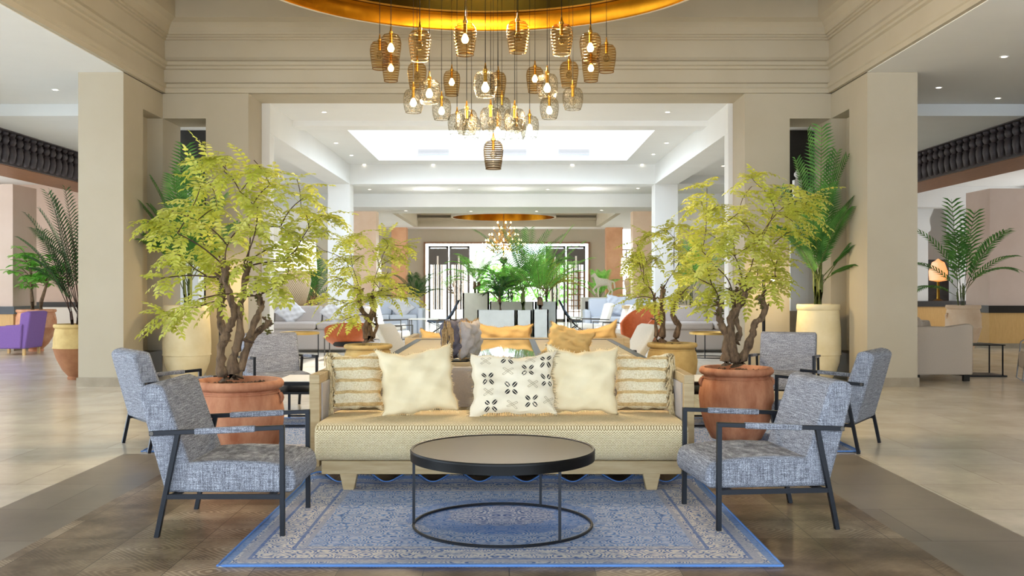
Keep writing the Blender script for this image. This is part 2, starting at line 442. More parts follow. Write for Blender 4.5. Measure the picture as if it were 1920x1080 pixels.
# shallow recesses beside the pillars and the far wall with its two openings
for nm, x0, x1 in (('wall_left_recess', XL-.6, XL-.25), ('wall_right_recess', XR+.25, XR+.6)):
    sbox(nm, 'plaster', x0, x1, 14.95, 15.8, 0, 4.6)
sbox('wall_left_header', 'plaster', XL-.6, XL, 14.95, 15.8, 4.13, 4.6)
sbox('wall_right_header', 'plaster', XR, XR+.6, 14.95, 15.8, 4.13, 4.6)
sbox('wall_left_corner', 'plaster', XL-.6, XL, 15.8, 16.65, 0, 4.6)
sbox('wall_right_corner', 'plaster', XR, XR+.6, 15.8, 16.65, 0, 4.6)
sbox('wall_back_left', 'plaster', -4.86, -4.18, 15.8, 16.65, 0, 4.53)
sbox('wall_back_right', 'plaster', 3.77, 4.49, 15.8, 16.65, 0, 4.53)
sbox('wall_back_left_header', 'plaster', XL, -4.86, 15.8, 16.65, 4.13, 4.53)
sbox('wall_back_right_header', 'plaster', 4.49, XR, 15.8, 16.65, 4.13, 4.53)
sbox('trim_1', 'black_stain', XL-.25, XL, 14.95, 15.78, 0, .42)
sbox('trim_2', 'black_stain', XR, XR+.25, 14.95, 15.78, 0, .42)
for nm, x0, x1 in (('trim_3', -4.5, -4.045), ('trim_4', 3.695, 4.2)):
    sbox(nm, 'plaster_white', x0, x1, 16.651, 16.95, 0, 4.03)
# upper walls with cornices
sbox('wall_back_upper', 'plaster', -6.5, 6.3, 15.8, 16.65, 4.53, 6.4)
sbox('wall_left_upper', 'plaster', XL-.5, XL, -5, 15.8, 4.6, 6.4)
sbox('wall_right_upper', 'plaster', XR, XR+.5, -5, 15.8, 4.6, 6.4)
prof = [(-.02, 4.53), (.06, 4.53), (.06, 4.60), (.085, 4.615), (.085, 4.67), (.03, 4.70), (.03, 4.90), (.07, 4.915), (.07, 4.95), (.11, 4.965), (.11, 5.02), (.07, 5.05), (.05, 5.10),
        (.05, 5.37), (.08, 5.375), (.08, 5.405), (.11, 5.41), (.11, 5.44), (.14, 5.445), (.14, 5.48), (.16, 5.55), (.21, 5.62), (.30, 5.67), (.30, 5.95), (-.02, 5.95)]
struct('trim_5', MB().prism([(YB-o, z) for o, z in prof], 'x', XL, XR), 'plaster')
struct('trim_6', MB().prism([(XL+o, z) for o, z in prof], 'y', -5, YB), 'plaster')
struct('trim_7', MB().prism([(XR-o, z) for o, z in prof], 'y', -5, YB), 'plaster')
sbox('ceiling_atrium', 'plaster', XL-.5, XR+.5, -5, 16.65, 6.4, 6.6)
# side aisles
sbox('ceiling_left', 'plaster_white', -15, XL-.0, -5, 16.66, 4.52, 4.6)
sbox('ceiling_right', 'plaster_white', XR, 15, -5, 16.66, 4.52, 4.6)
sbox('ceiling_left_far', 'plaster_white', -15, -4.6, 16.66, 29, 4.32, 4.62)
sbox('ceiling_right_far', 'plaster_white', 4.27, 15, 16.66, 29, 4.32, 4.62)
# bulkheads with the carved dark valance under them
def bulkhead(x, sgn, nm, y0, y1):
    a, b = sorted((x, x+sgn*1.0))
    sbox('wall_%s_bulkhead' % nm, 'orange_wood', a, b, y0, y1, 3.72, 4.52)
    a, b = sorted((x, x-sgn*.05)); sbox('trim_8' if sgn < 0 else 'trim_9', 'plaster', a, b, y0, y1, 4.40, 4.52)
    t = thing('carved_valance', 'dark wood valance of turned spindles along the %s aisle bulkhead' % nm, 'valance', (x-sgn*.06, 0, 0))
    MB().box(min(0, -sgn*.22), max(0, -sgn*.22), y0, y1, 4.30, 4.395).box(min(0, sgn*.05), max(0, sgn*.05), y0, y1, 3.73, 4.30).build('backing_board', 'dark_carved', t)
    y = y0+.2; prof = [(.0, 0), (.03, .01), (.055, .04), (.065, .10), (.08, .17), (.075, .25), (.045, .31), (.03, .33), (.065, .36), (.08, .41), (.065, .46), (.035, .49), (.07, .52), (.07, .56), (0, .565)]
    o0 = None; k = 0
    while y < y1-.1:
        if 15 < y < 24.5:
            if o0 is None: o0 = MB().lathe(prof, 10).build('spindle', 'dark_carved', t, smooth=True, loc=(-sgn*.11, y, 3.735))
            else:
                c = o0.copy(); COL.objects.link(c); c.parent = t; c.location = (-sgn*.11, y, 3.735)
        y += .27
bulkhead(-9.5, -1, 'left', 4, 27); bulkhead(9.0, 1, 'right', 4, 27)
# aisle end walls, columns and dados
def panelled(nm, x0, x1, y0, y1, base, dado='yellow_wood', z=3.72):
    sbox('wall_%s' % nm, base, x0, x1, y0, y1, 0, z)
    sbox('wall_%s_dado' % nm, dado, x0-.02, x1+.02, y0-.02, y1+.02, .1, .84)
    sbox('trim_%s_rail' % nm, 'black_stain', x0-.05, x1+.05, y0-.05, y1+.05, .82, .99)
    sbox('baseboard_%s' % nm, 'stone_skirting', x0-.04, x1+.04, y0-.04, y1+.04, 0, .11)
panelled('left_column', -13.5, -11.07, 22, 23.1, 'plaster_pink')
panelled('right_column', 11.2, 13.8, 23, 24.2, 'plaster_pink')
panelled('left_end', -15, -8.2, 28, 28.3, 'plaster_pink', z=4.4)
# right end wall with a pointed keyhole arch
def archpts(cx, zs, r, top):
    pts = [(cx-r, zs)]
    for k in range(1, 8):
        a = k/8; pts.append((cx-r*1.12*math.cos(a*PI/2*.98) if k > 2 else cx-r*1.1, zs+(top-zs)*math.sin(a*PI/2)))
    return pts+[(cx, top+.06)]+[(2*cx-x, z) for x, z in reversed(pts)]
mbw = MB(); cx = 12.9; ax0, ax1 = 12.4, 13.7; r_ = .34
out = archpts(cx, 3.2, r_, 3.9)
# wall as polygon with a notch from below (arch open down to the dado)
poly = [(9.5, 1.0), (cx-r_-.08, 1.0), (cx-r_-.08, 3.05), (cx-r_, 3.1)] + out + [(cx+r_, 3.1), (cx+r_+.08, 3.05), (cx+r_+.08, 1.0), (15.0, 1.0), (15.0, 4.6), (9.5, 4.6)]
struct('wall_right_end', MB().prism(poly, 'y', 29.4, 29.9), 'plaster_white')
sbox('wall_right_end_dado', 'yellow_wood', 9.5, 15, 29.38, 29.9, 0, .84)
sbox('trim_10', 'black_stain', 9.5, 15, 29.34, 29.95, .83, 1.0)
sbox('wall_right_alcove', 'paper_white', 11, 15.2, 32, 32.2, 2.3, 4.4); sbox('wall_right_alcove_lower', 'screen_grey', 11, 15.2, 32, 32.2, 0, 2.3)
sbox('wall_left_side', 'plaster_white', -15.2, -15, 17, 29, 0, 4.6)
sbox('wall_right_side', 'plaster_white', 15, 15.2, 17, 34, 0, 4.6)
# middle hall with the roof opening
def zc(nm, *b): sbox(nm, 'plaster_white', *b)
zc('ceiling_bay', -4.6, 4.27, 16.65, 19.1, 4.53, 4.75)
zc('trim_11', -4.04, 3.69, 18.4, 18.9, 4.43, 4.53)
zc('ceiling_hall_left', -4.6, -3.2, 19.1, 25, 4.53, 4.75)
zc('ceiling_hall_right', 2.88, 4.27, 19.1, 25, 4.53, 4.75)
zc('ceiling_hall_back', -3.2, 2.88, 24.2, 25, 4.53, 4.75)
sbox('wall_shaft_left', 'plaster_white', -3.3, -3.2, 19.0, 24.3, 4.75, 6.3)
sbox('wall_shaft_right', 'plaster_white', 2.88, 2.98, 19.0, 24.3, 4.75, 6.3)
sbox('wall_shaft_back', 'plaster_white', -3.2, 2.88, 24.2, 24.3, 4.75, 6.3)
sbox('wall_shaft_front', 'plaster_white', -3.2, 2.88, 19.0, 19.1, 4.75, 6.3)
zc('beam_left', -4.6, -4.04, 16.651, 25, 4.03, 4.53); zc('beam_right', 3.69, 4.27, 16.651, 25, 4.03, 4.53)
zc('beam_cross', -4.6, 4.27, 25, 25.6, 4.03, 4.6)
zc('pillar_middle_left', -4.6, -4.04, 25, 25.6, 0, 4.03); zc('pillar_middle_right', 3.69, 4.27, 25, 25.6, 0, 4.03)
zc('ceiling_gallery', -6, 6, 25.6, 28.4, 4.10, 4.35)
zc('beam_far', -15, 15, 28.4, 29.0, 3.72, 4.35)
# far lounge
zc('ceiling_far_near', -9, 9, 29, 30.9, 3.72, 3.9)
zc('ceiling_far_left', -9, -3.67, 30.9, 38, 3.72, 3.9); zc('ceiling_far_right', 3.5, 9, 30.9, 38, 3.72, 3.9)
sbox('ceiling_far_back', 'plaster_white', -9, 9, 38, 39.6, 3.72, 3.9)
sbox('ceiling_far_tray', 'plaster', -3.7, 3.55, 30.9, 38.0, 4.3, 4.5)
for i, b in enumerate(((-3.67, 3.5, 37.8, 38, 3.72, 4.3), (-3.67, -3.5, 30.9, 38, 3.72, 4.3), (3.33, 3.5, 30.9, 38, 3.72, 4.3), (-3.5, 3.33, 37.6, 37.9, 3.95, 4.05), (-3.5, 3.33, 37.5, 37.9, 4.15, 4.3))):
    sbox('trim_%d' % (12+i), 'plaster', *b)
for nm, x0, x1, y, m in (('pillar_far_left', -4.73, -4.05, 30, 'marble_peach'), ('pillar_far_right', 3.76, 4.43, 30, 'marble_peach'), ('pillar_door_left', -4.58, -4.0, 38.3, 'marble_brown'), ('pillar_door_right', 3.77, 4.41, 38.3, 'marble_brown')):
    sbox(nm, m, x0, x1, y, y+.6, 0, 3.72)
# end facade with the wide glazed opening
sbox('wall_end_left', 'plaster', -7.5, -3.4, 39.6, 40, 0, 3.9); sbox('wall_end_right', 'plaster', 3.2, 4.52, 39.6, 40, 0, 3.9)
sbox('wall_end_top', 'plaster', -3.4, 3.2, 39.6, 40, 3.18, 3.9)
fr = MB().box(-3.43, -3.37, 39.5, 39.95, 0, 3.15).box(3.17, 3.23, 39.5, 39.95, 0, 3.15).box(-3.43, 3.23, 39.5, 39.95, 3.15, 3.21)
struct('trim_17', fr, 'wood_frame_brown')
d = MB(); q = MB()
def leaf_door(nm, xs):
    d = MB(); g = MB(); e = MB(); f = MB()
    for a, b in xs:
        for u in (a, b-.08): d.box(u, u+.08, 39.6, 39.66, 0, 3.04)
        for k in range(3): u = a+.17+k*.17; e.box(u, u+.07, 39.59, 39.60, .5, 2.3+.35*(k == 1))
        for k in range(2): u = a+.25+k*.17; f.box(u, u+.07, 39.59, 39.60, .5, 2.75)
        f.box(a+.08, b-.08, 39.605, 39.61, 2.3, 2.95)
        d.box(a, b, 39.6, 39.66, 2.98, 3.05); d.box(a, b, 39.6, 39.66, 0, .12)
        g.box(a+.05, b-.05, 39.625, 39.635, .12, 2.98)
    o = struct(nm, d, 'grey_metal'); p = g.build('pane', 'pane_glass', o); e.build('white_glass_reflection', 'paper_white', o); f.build('dark_glass_reflection', 'grey_metal', o)  # pale and dark strips modelled as reflections in the door glass
leaf_door('door_1', ((-3.25, -2.45), (-2.4, -1.6))); leaf_door('door_2', ((1.45, 2.25), (2.3, 3.05)))
# wooden lattice windows beside the doors and the side facades
def lattice(nm, x0, x1, y, z0, z1, nx, nz):
    m = MB()
    for i in range(nx+1): x = x0+(x1-x0)*i/nx; m.box(x-.02, x+.02, y, y+.05, z0, z1)
    for i in range(nz+1): z = z0+(z1-z0)*i/nz; m.box(x0, x1, y-.01, y+.04, z-.02, z+.02)
    struct(nm, m, 'wood_frame_brown')
lattice('window_1', 2.35, 3.0, 39.45, .2, 2.0, 3, 8)
sbox('wall_end_outer_left', 'plaster', -15, -7.5, 39.75, 40, 0, 4.3); sbox('wall_end_outer_right', 'plaster', 5.1, 15, 39.6, 40, 0, 4.3)
sbox('ceiling_outer_left', 'plaster_white', -15, -9, 29, 40, 4.2, 4.4); sbox('ceiling_outer_right', 'plaster_white', 9, 15, 29, 40, 4.2, 4.4)
sbox('trim_18', 'orange_wood', -8.3, -7.8, 39.66, 39.74, .1, 3.0)
lattice('window_2', -8.35, -7.75, 39.7, .1, 3.0, 4, 9); lattice('window_3', 4.52, 5.1, 39.7, .1, 2.9, 3, 9)
# recessed panels in the openings beside the atrium pillars
sbox('wall_screen_left', 'black_stain', -6.6, -5.55, 18.2, 18.3, .0, 4.32)
sbox('wall_screen_right', 'black_stain', 5.1, 5.75, 18.2, 18.3, .0, 4.32)
sbox('wall_plinth_left', 'stone_skirting', -6.6, -5.5, 17.6, 18.15, 0, 1.0); sbox('wall_plinth_right', 'stone_skirting', 4.9, 6.2, 17.6, 18.15, 0, 1.0)
sbox('wall_right_near', 'plaster', 15, 15.2, -5, 17, 0, 4.6)
sbox('wall_front_left', 'plaster', -16, -9, -5.3, -5, 0, 6.6); sbox('wall_front_right', 'plaster', 9, 16, -5.3, -5, 0, 6.6); sbox('wall_front_upper', 'plaster', -9, 9, -5.3, -5, 4.5, 6.6); sbox('wall_front_sill', 'plaster', -9, 9, -5.3, -5, 0, .1)  # unseen wall added behind the camera to limit the front daylight
sbox('wall_garden', 'exterior_wall', -25, 25, 62, 62.5, 0, 3.4)

# ------------------------------------------------------------------ ceiling fittings
dl = {}
def downlight(x, y, z, label, group):
    if 'o' not in dl:
        t = thing('ceiling_downlight', label, 'downlight', (x, y, z), 0, group)
        MB().lathe([(.035, -.004), (.06, -.008), (.06, 0)], 16).build('trim_ring', 'white_metal', t, smooth=True)
        MB().lathe([(0, -.007), (.036, -.007), (.036, -.002)], 16).build('lens', 'downlight_glow', t)
        dl['o'] = t
    else: copy_tree(dl['o'], label=label, loc=(x, y, z), group=group)
ORD = ('leftmost', 'second from the left', 'third from the left', 'fourth from the left', 'fifth from the left', 'sixth from the left', 'seventh from the left', 'rightmost')
def dl_px(lst, z, label, group):
    for i, (px, py) in enumerate(sorted(lst)):
        D = (z-CAM_H)*F/(HY-py); downlight((px-VX)*D/F, D, z, label+', '+(ORD[i] if i < len(lst)-1 else 'rightmost'), group)
dl_px([(104, 168), (65, 212), (135, 239)], 4.52, 'small recessed downlight in the left aisle ceiling', 'downlights in the left aisle')
dl_px([(1883, 106), (1760, 164), (1871, 184), (1807, 209), (1739, 237)], 4.52, 'small recessed downlight in the right aisle ceiling', 'downlights in the right aisle')
dl_px([(608, 210), (1252, 210)], 4.53, 'small recessed downlight in the bay before the roof opening', 'downlights before the roof opening')
dl_px([(659, 291), (683, 308), (812, 308), (1073, 308), (1204, 308), (1225, 289), (1250, 268), (630, 268)], 4.53, 'tiny recessed downlight round the roof opening', 'downlights round the roof opening')
dl_px([(693, 355), (778, 355), (862, 355), (947, 355), (1027, 355), (1112, 355), (1196, 353)], 4.10, 'tiny recessed downlight in the row behind the cross beam', 'downlights behind the cross beam')
dl_px([(1313, 333), (1332, 345), (1356, 311), (1278, 352), (520, 330), (575, 338), (590, 347)], 4.32, 'tiny recessed downlight in the side bay ceiling', 'downlights in the side bays')
dl_px([(761, 395), (883, 396), (1006, 396), (1128, 394)], 3.72, 'tiny recessed downlight before the far gold ring', 'downlights of the far lounge')
v0 = None
for i, (x, y, z, r, lb) in enumerate(((-1.86, 24.19, 4.72, 0, 'long white air vent on the left of the roof shaft back wall'), (.04, 24.19, 4.72, 0, 'long white air vent in the middle of the roof shaft back wall'), (1.58, 24.19, 4.72, 0, 'long white air vent on the right of the roof shaft back wall'), (2.87, 22.6, 4.85, PI/2, 'white air vent on the right side wall of the roof shaft, further from the camera'), (2.87, 21.2, 4.95, PI/2, 'white air vent on the right side wall of the roof shaft, nearer the camera'))):
    if v0 is None:
        v0 = thing('air_vent', lb, 'vent', (x, y, z), r, 'air vents in the roof shaft')
        MB().box(-.42, .42, -.012, 0, -.08, .08).build('vent_frame', 'vent_white', v0)
        m = MB()
        for k in range(5): m.box(-.38, .38, -.02, -.01, -.06+k*.028, -.05+k*.028)
        m.build('grille', 'grey_metal', v0)
    else: copy_tree(v0, label=lb, loc=(x, y, z), rz=r)

# the suspended gold ring
t = thing('gold_ceiling_ring', 'large round gold lined ceiling ring above the pendant lamps', 'ceiling ring', (-.3, 10.45, 4.85))
n = 128
MB().lathe([(2.72, .34), (2.72, .0), (2.76, .0), (2.76, 1.55)], n, cap=False).build('outer_shell', 'plaster', t, smooth=True)
MB().lathe([(2.715, .0), (2.70, .02), (2.69, .19), (2.66, .22)], n, cap=False).build('gold_band', 'ring_gold', t, smooth=True)
m = MB().lathe([(2.66, .22), (2.60, .24), (2.60, .58), (.001, .62)], n, cap=False).build('gold_dome', 'dome_gold', t, smooth=True)
MB().ring(2.62, .015, .235, 128).build('gold_bead', 'brass', t, smooth=True)
t = thing('gold_ceiling_ring', 'small distant gold ceiling ring above the crystal chandelier', 'ceiling ring', (-.2, 34.5, 3.84))
MB().lathe([(1.78, .46), (1.78, 0), (1.84, 0), (1.84, .46)], 64, cap=False).build('outer_shell', 'plaster', t, smooth=True)
MB().lathe([(1.775, .0), (1.76, .36), (1.5, .44), (.001, .45)], 64, cap=False).build('gold_dome', 'ring_gold', t, smooth=True)

# ------------------------------------------------------------------ pendant lamps
PEND = [(712, 77, 129, 37, 'a', 0, 'amber pendant half hidden at the left end of the cluster'),
 (733, 63, 119, 39, 'a', 1, 'glowing amber pendant, leftmost of the top row'),
 (787, 56, 113, 43, 'a', 0, 'unlit amber pendant, second from left in the top row'),
 (872, 43, 103, 43, 'a', 1, 'glowing amber pendant hanging highest, left of centre'),
 (971, 39, 98, 43, 'a', 0, 'unlit amber pendant hanging highest, right of centre'),
 (1053, 45, 102, 43, 'a', 0, 'unlit amber pendant beside the bright right end pair'),
 (1107, 61, 117, 41, 'a', 1, 'glowing amber pendant at the right end'),
 (1137, 83, 135, 37, 'a', 0, 'unlit amber pendant at the far right end of the cluster'),
 (733, 104, 152, 34, 'a', 1, 'glowing amber pendant directly below the leftmost lit one'),
 (1108, 104, 152, 34, 'a', 1, 'glowing amber pendant directly below the rightmost lit one'),
 (782, 117, 166, 36, 'a', 0, 'unlit amber pendant behind the left clear shades'),
 (847, 132, 179, 32, 'a', 1, 'small glowing amber pendant left of the central clear'),
 (1003, 125, 173, 33, 'a', 1, 'small glowing amber pendant behind a clear right one'),
 (1067, 115, 163, 36, 'a', 0, 'unlit amber pendant just above the unlit clear shade on the right'),
 (934, 135, 180, 31, 'a', 0, 'unlit amber pendant partly behind the central clear shade'),
 (805, 148, 193, 41, 'c', 1, 'glowing clear pendant, upper of the three on the left'),
 (775, 167, 211, 38, 'c', 1, 'glowing clear pendant, outermost of the three on the left'),
 (828, 184, 224, 36, 'c', 1, 'glowing clear pendant, lowest of the three on the left'),
 (910, 134, 180, 45, 'c', 1, 'glowing clear pendant, widest, at the cluster centre'),
 (1026, 138, 182, 41, 'c', 1, 'glowing clear pendant, upper one on the right'),
 (1074, 164, 205, 39, 'c', 0, 'unlit clear pendant, outermost on the right'),
 (1030, 183, 222, 36, 'c', 1, 'glowing clear pendant below the upper one on the right'),
 (875, 204, 251, 41, 'c', 0, 'unlit clear pendant, left of the three large low ones'),
 (857, 213, 252, 35, 'c', 0, 'unlit clear pendant peeking out left of the large low one'),
 (884, 218, 259, 35, 'c', 0, 'unlit clear pendant just below the large low left one'),
 (920, 201, 244, 41, 'c', 0, 'unlit clear pendant, middle of the three large low ones'),
 (965, 203, 245, 41, 'c', 0, 'unlit clear pendant, right of the three large low ones'),
 (993, 217, 258, 35, 'c', 1, 'glowing clear pendant, low on the right of the bottom group'),
 (933, 222, 262, 35, 'c', 1, 'glowing clear pendant just above the lowest wire patterned one'),
 (969, 222, 261, 34, 'c', 0, 'unlit clear pendant behind the large low right one'),
 (941, 182, 222, 34, 'c', 0, 'unlit clear pendant above and behind the large low ones'),
 (925, 263, 317, 38, 'w', 0, 'wire patterned smoky pendant hanging lowest of all')]
pm = {}
for px, y0, y1, wd, kd, lit, lb in PEND:
    D = .225*F/wd; c = P(px, (y0+y1)/2, D); h = (y1-y0)*D/F; R = .1125
    top = h/2; hb = .05 if kd != 'c' else .045
    t = thing('pendant_lamp', lb, 'pendant lamp', (c.x, c.y, c.z), 0, 'glass pendant lamps under the gold ring')
    if kd == 'c': pr = [(.022, 0), (.35, .01), (.72, .06), (.93, .20), (1.0, .42), (.98, .62), (.90, .85), (.80, .97), (.74, 1.0)]
    else: pr = [(.022, 0), (.35, .01), (.70, .05), (.92, .16), (1.0, .32), (.97, .5), (.88, .75), (.78, .95), (.74, 1.0)]
    mn = {'a': 'glass_amber', 'c': 'glass_clear', 'w': 'glass_wire'}[kd]
    pr2 = [(r*R if r > .1 else .022, top-q*h) for r, q in pr]
    g = MB()
    g.lathe(pr2, 28, cap=False)
    g.ring(R*.745, .005, top-h, 28)
    g.build('glass_shade', mn, t, smooth=True)
    lh = MB().lathe([(.0, top+.085), (.006, top+.08), (.012, top+.03), (.022, top+.02), (.022, top-.005), (.016, top-.01), (.016, top-.055-hb), (.0, top-.056-hb)], 12).build('lamp_holder', 'brass', t, smooth=True)
    MB().lathe([(0, top-.055-hb), (.014, top-.06-hb), (.034, top-.10-hb), (.036, top-.12-hb), (.022, top-.145-hb), (0, top-.15-hb)], 14).build('bulb', 'bulb_glow' if lit else 'glass_clear', lh, smooth=True)
    MB().tube([(0, 0, top+.075), (0, 0, 5.435-c.z)], .0045, 6).build('cord', 'black_frame', t)
# warm light from the lit bulbs; highest lamp added to brighten the cornice
for x, y, z in ((-.9, 10.2, 3.3), (.6, 10.3, 3.3), (-.2, 9.9, 3.1), (-.2, 10.4, 4.25)):
    l = bpy.data.lights.new('pendant_and_fill_light', 'POINT'); l.energy = 75 if z < 4 else 120; l.color = (1, .80, .54); l.shadow_soft_size = .12
    o = bpy.data.objects.new('pendant_and_fill_light', l); COL.objects.link(o); o.location = (x, y, z)

for nm, x, y, z, e, c in (('chandelier_light', -.2, 34.5, 2.6, 160, (1, .9, .75)), ('downlight_light', -2.2, 27, 3.5, 14, (1, .96, .9)), ('downlight_light', 0, 27, 3.5, 14, (1, .96, .9)), ('downlight_light', 2.2, 27, 3.5, 14, (1, .96, .9)), ('downlight_light', -6.8, 9.5, 4.3, 30, (1, .94, .85)), ('downlight_light', 6.6, 9.5, 4.3, 40, (1, .92, .8))):
    l = bpy.data.lights.new(nm, 'POINT'); l.energy = e; l.color = c; l.shadow_soft_size = .15
    o = bpy.data.objects.new(nm, l); COL.objects.link(o); o.location = (x, y, z)
# crystal chandelier of the far lounge
t = thing('crystal_chandelier', 'golden tiered crystal chandelier with many small bulbs in the far lounge', 'chandelier', (-.2, 34.5, 0))
random.seed(4)
tiers = [(3.62, .25), (3.42, .38), (3.2, .5), (3.0, .62), (2.86, .75)]
m = MB().tube([(0, 0, 2.3), (0, 0, 4.29)], .03, 8)
for z, R in tiers:
    for k in range(int(R*20)):
        a = 2*PI*k/int(R*20); m.tube([(0, 0, z-.1), (R*.6*math.cos(a), R*.6*math.sin(a), z-.18), (R*math.cos(a), R*math.sin(a), z)], .012, 5)
m.build('gold_arms', 'brass', t)
m = MB(); g = MB()
for z, R in tiers:
    for k in range(int(R*20)):
        a = 2*PI*k/int(R*20); c = (R*math.cos(a), R*math.sin(a), z+.04)
        m.lathe([(0, -.03), (.03, 0), (0, .05)], 6, c)
        for j in range(4):
            b = a+random.uniform(-.15, .15); rr = R*random.uniform(.3, 1); g.lathe([(0, -.05), (.02, 0), (0, .05)], 4, (rr*math.cos(b), rr*math.sin(b), z-.08-random.random()*.18))
m.build('bulbs', 'bulb_small', t)['kind'] = 'stuff'
g.build('crystal_drops', 'brass_top', t)['kind'] = 'stuff'
MB().lathe([(0, 2.02), (.05, 2.05), (.03, 2.1), (.08, 2.14), (.03, 2.2), (.12, 2.28), (.15, 2.36), (.10, 2.46), (.03, 2.5)], 16).build('black_finial', 'black_frame', t, smooth=True)
# ------------------------------------------------------------------ rugs
def rug(nm, label, x0, x1, y0, y1, mat, wave=True):
    W, L = x1-x0, y1-y0
    rugmat(mat, W, L); t = thing(nm, label, 'rug', ((x0+x1)/2, (y0+y1)/2, 0))
    def fn(u, v):
        x = (u-.5)*W; y = (v-.5)*L
        k = max(0, (v-.90)/.10)**2 if wave else 0
        z = .012+k*.05*(.5+.5*math.sin(u*2*PI*8.5)); y += k*.06*math.sin(u*2*PI*8.5)
        return (x, y, z)
    m = MB(); m.grid(fn, 200, 60); g = m.build('pile', mat, t, smooth=True)
    md = g.modifiers.new('thick', 'SOLIDIFY'); md.thickness = .008; md.offset = -1
    # bound edge
    e = MB().tube([fn(0, v/30) for v in range(31)], .007, 6).tube([fn(1, v/30) for v in range(31)], .007, 6).tube([fn(u/100, 0) for u in range(101)], .007, 6).tube([fn(u/200, 1) for u in range(201)], .007, 6)
    plain('rug_binding', '5C86C6', .9); e.build('bound_edge', 'rug_binding', t)
rug('blue_rug', 'faded blue oriental rug under the round black coffee table', -1.50, 1.405, 5.07, 7.30, 'rug_blue')
rug('blue_rug', 'blue oriental rug behind the front sofa, under the long glass table', -3.2, 3.05, 8.58, 10.75, 'rug_blue_rear', False)

# ------------------------------------------------------------------ round coffee table
t = thing('coffee_table', 'round black tray coffee table with a thin ring base on the blue rug', 'coffee table', (-.04, 5.94, .012))
MB().lathe([(0, .405), (.535, .405), (.548, .410), (.552, .455), (.548, .462), (.535, .458), (.53, .432), (.0, .428)], 96).build('tray_top', 'tray_top', t, smooth=True)
MB().lathe([(.5535, .402), (.5545, .45), (.555, .458), (.550, .466), (.540, .464), (.538, .458)], 96).build('rim', 'black_frame', t, smooth=True)
MB().ring(.535, .0085, .0095, 96).build('base_ring', 'black_metal', t, smooth=True)
MB().ring(.50, .008, .398, 96).build('upper_ring', 'black_metal', t, smooth=True)
for a in (180, -53, 63, ):
    a = math.radians(a); x, y = .535*math.cos(a), .535*math.sin(a)
    MB().bar((x, y, .012), (x, y, .41), .016).build('leg', 'black_metal', t)

# ------------------------------------------------------------------ tweed armchairs (front faces local +X)
def make_chair(label):
    t = thing('armchair', label, 'armchair', (0, 0, 0), 0, 'grey tweed armchairs with black metal frames')
    prof = [(-.30, .250), (.40, .250), (.425, .30), (.41, .385), (.37, .415), (.20, .432), (.0, .438), (-.16, .43), (-.26, .42)]
    MB().prism(prof, 'y', -.325, .325).build('seat_cushion', 'tweed', t, smooth=True, bevel=.028, seg=4, angle=60)
    prof = [(-.335, .248), (-.20, .262), (-.195, .42), (-.25, .58), (-.325, .80), (-.345, .868), (-.40, .885), (-.465, .872), (-.495, .835), (-.47, .74), (-.40, .48)]
    MB().prism(prof, 'y', -.33, .33).build('backrest', 'tweed', t, smooth=True, bevel=.026, seg=4, angle=60)
    for s in (-1, 1):
        y = .36*s
        MB().bar((.355, y, 0), (.352, y, .648), .028).build('front_leg', 'black_metal', t, bevel=.002, seg=1)
        MB().bar((-.37, y, 0), (-.245, y, .61), .028).build('rear_leg', 'black_metal', t, bevel=.002, seg=1)
        ar = MB().bar((.366, y, .636), (-.41, y, .600), .030, .026).build('arm_rail', 'black_metal', t, bevel=.002, seg=1)
        MB().bar((.20, y, .6283), (-.15, y, .612), .040, .036).build('arm_wrap', 'tweed', ar, bevel=.008)['label'] = 'tweed wrapped armrest'
        MB().bar((.355, y, .237), (-.32, y, .237), .026).build('side_rail', 'black_metal', t)
        c = MB().tube([(-.395, y-s*.035, .602), (-.395, y+s*.018, .602)], .012, 12).build('bolt', 'grey_metal', ar)
    for x in (.28, -.28): MB().bar((x, -.36, .237), (x, .36, .237), .024).build('cross_rail', 'black_metal', t)
    return t
c0 = make_chair('grey tweed armchair nearest on the left, facing the round coffee table')
c0.location = (-1.66, 6.04, 0)
A = math.radians
for x, y, rz, lb in ((1.545, 6.19, A(186), 'grey tweed armchair nearest on the right, facing the round coffee table'),
 (-3.05, 9.05, A(38), 'grey tweed armchair behind the nearest left one, only its back showing'),
 (2.91, 9.02, A(146), 'grey tweed armchair standing on the right with its back turned to the camera'),
 (-2.72, 11.6, A(-62), 'grey tweed armchair behind the left terracotta planter, facing the camera'),
 (3.28, 11.75, A(-112), 'grey tweed armchair right of the right terracotta planter, facing the camera')):
    copy_tree(c0, label=lb, loc=(x, y, 0.0 if y < 8 else .0), rz=rz)

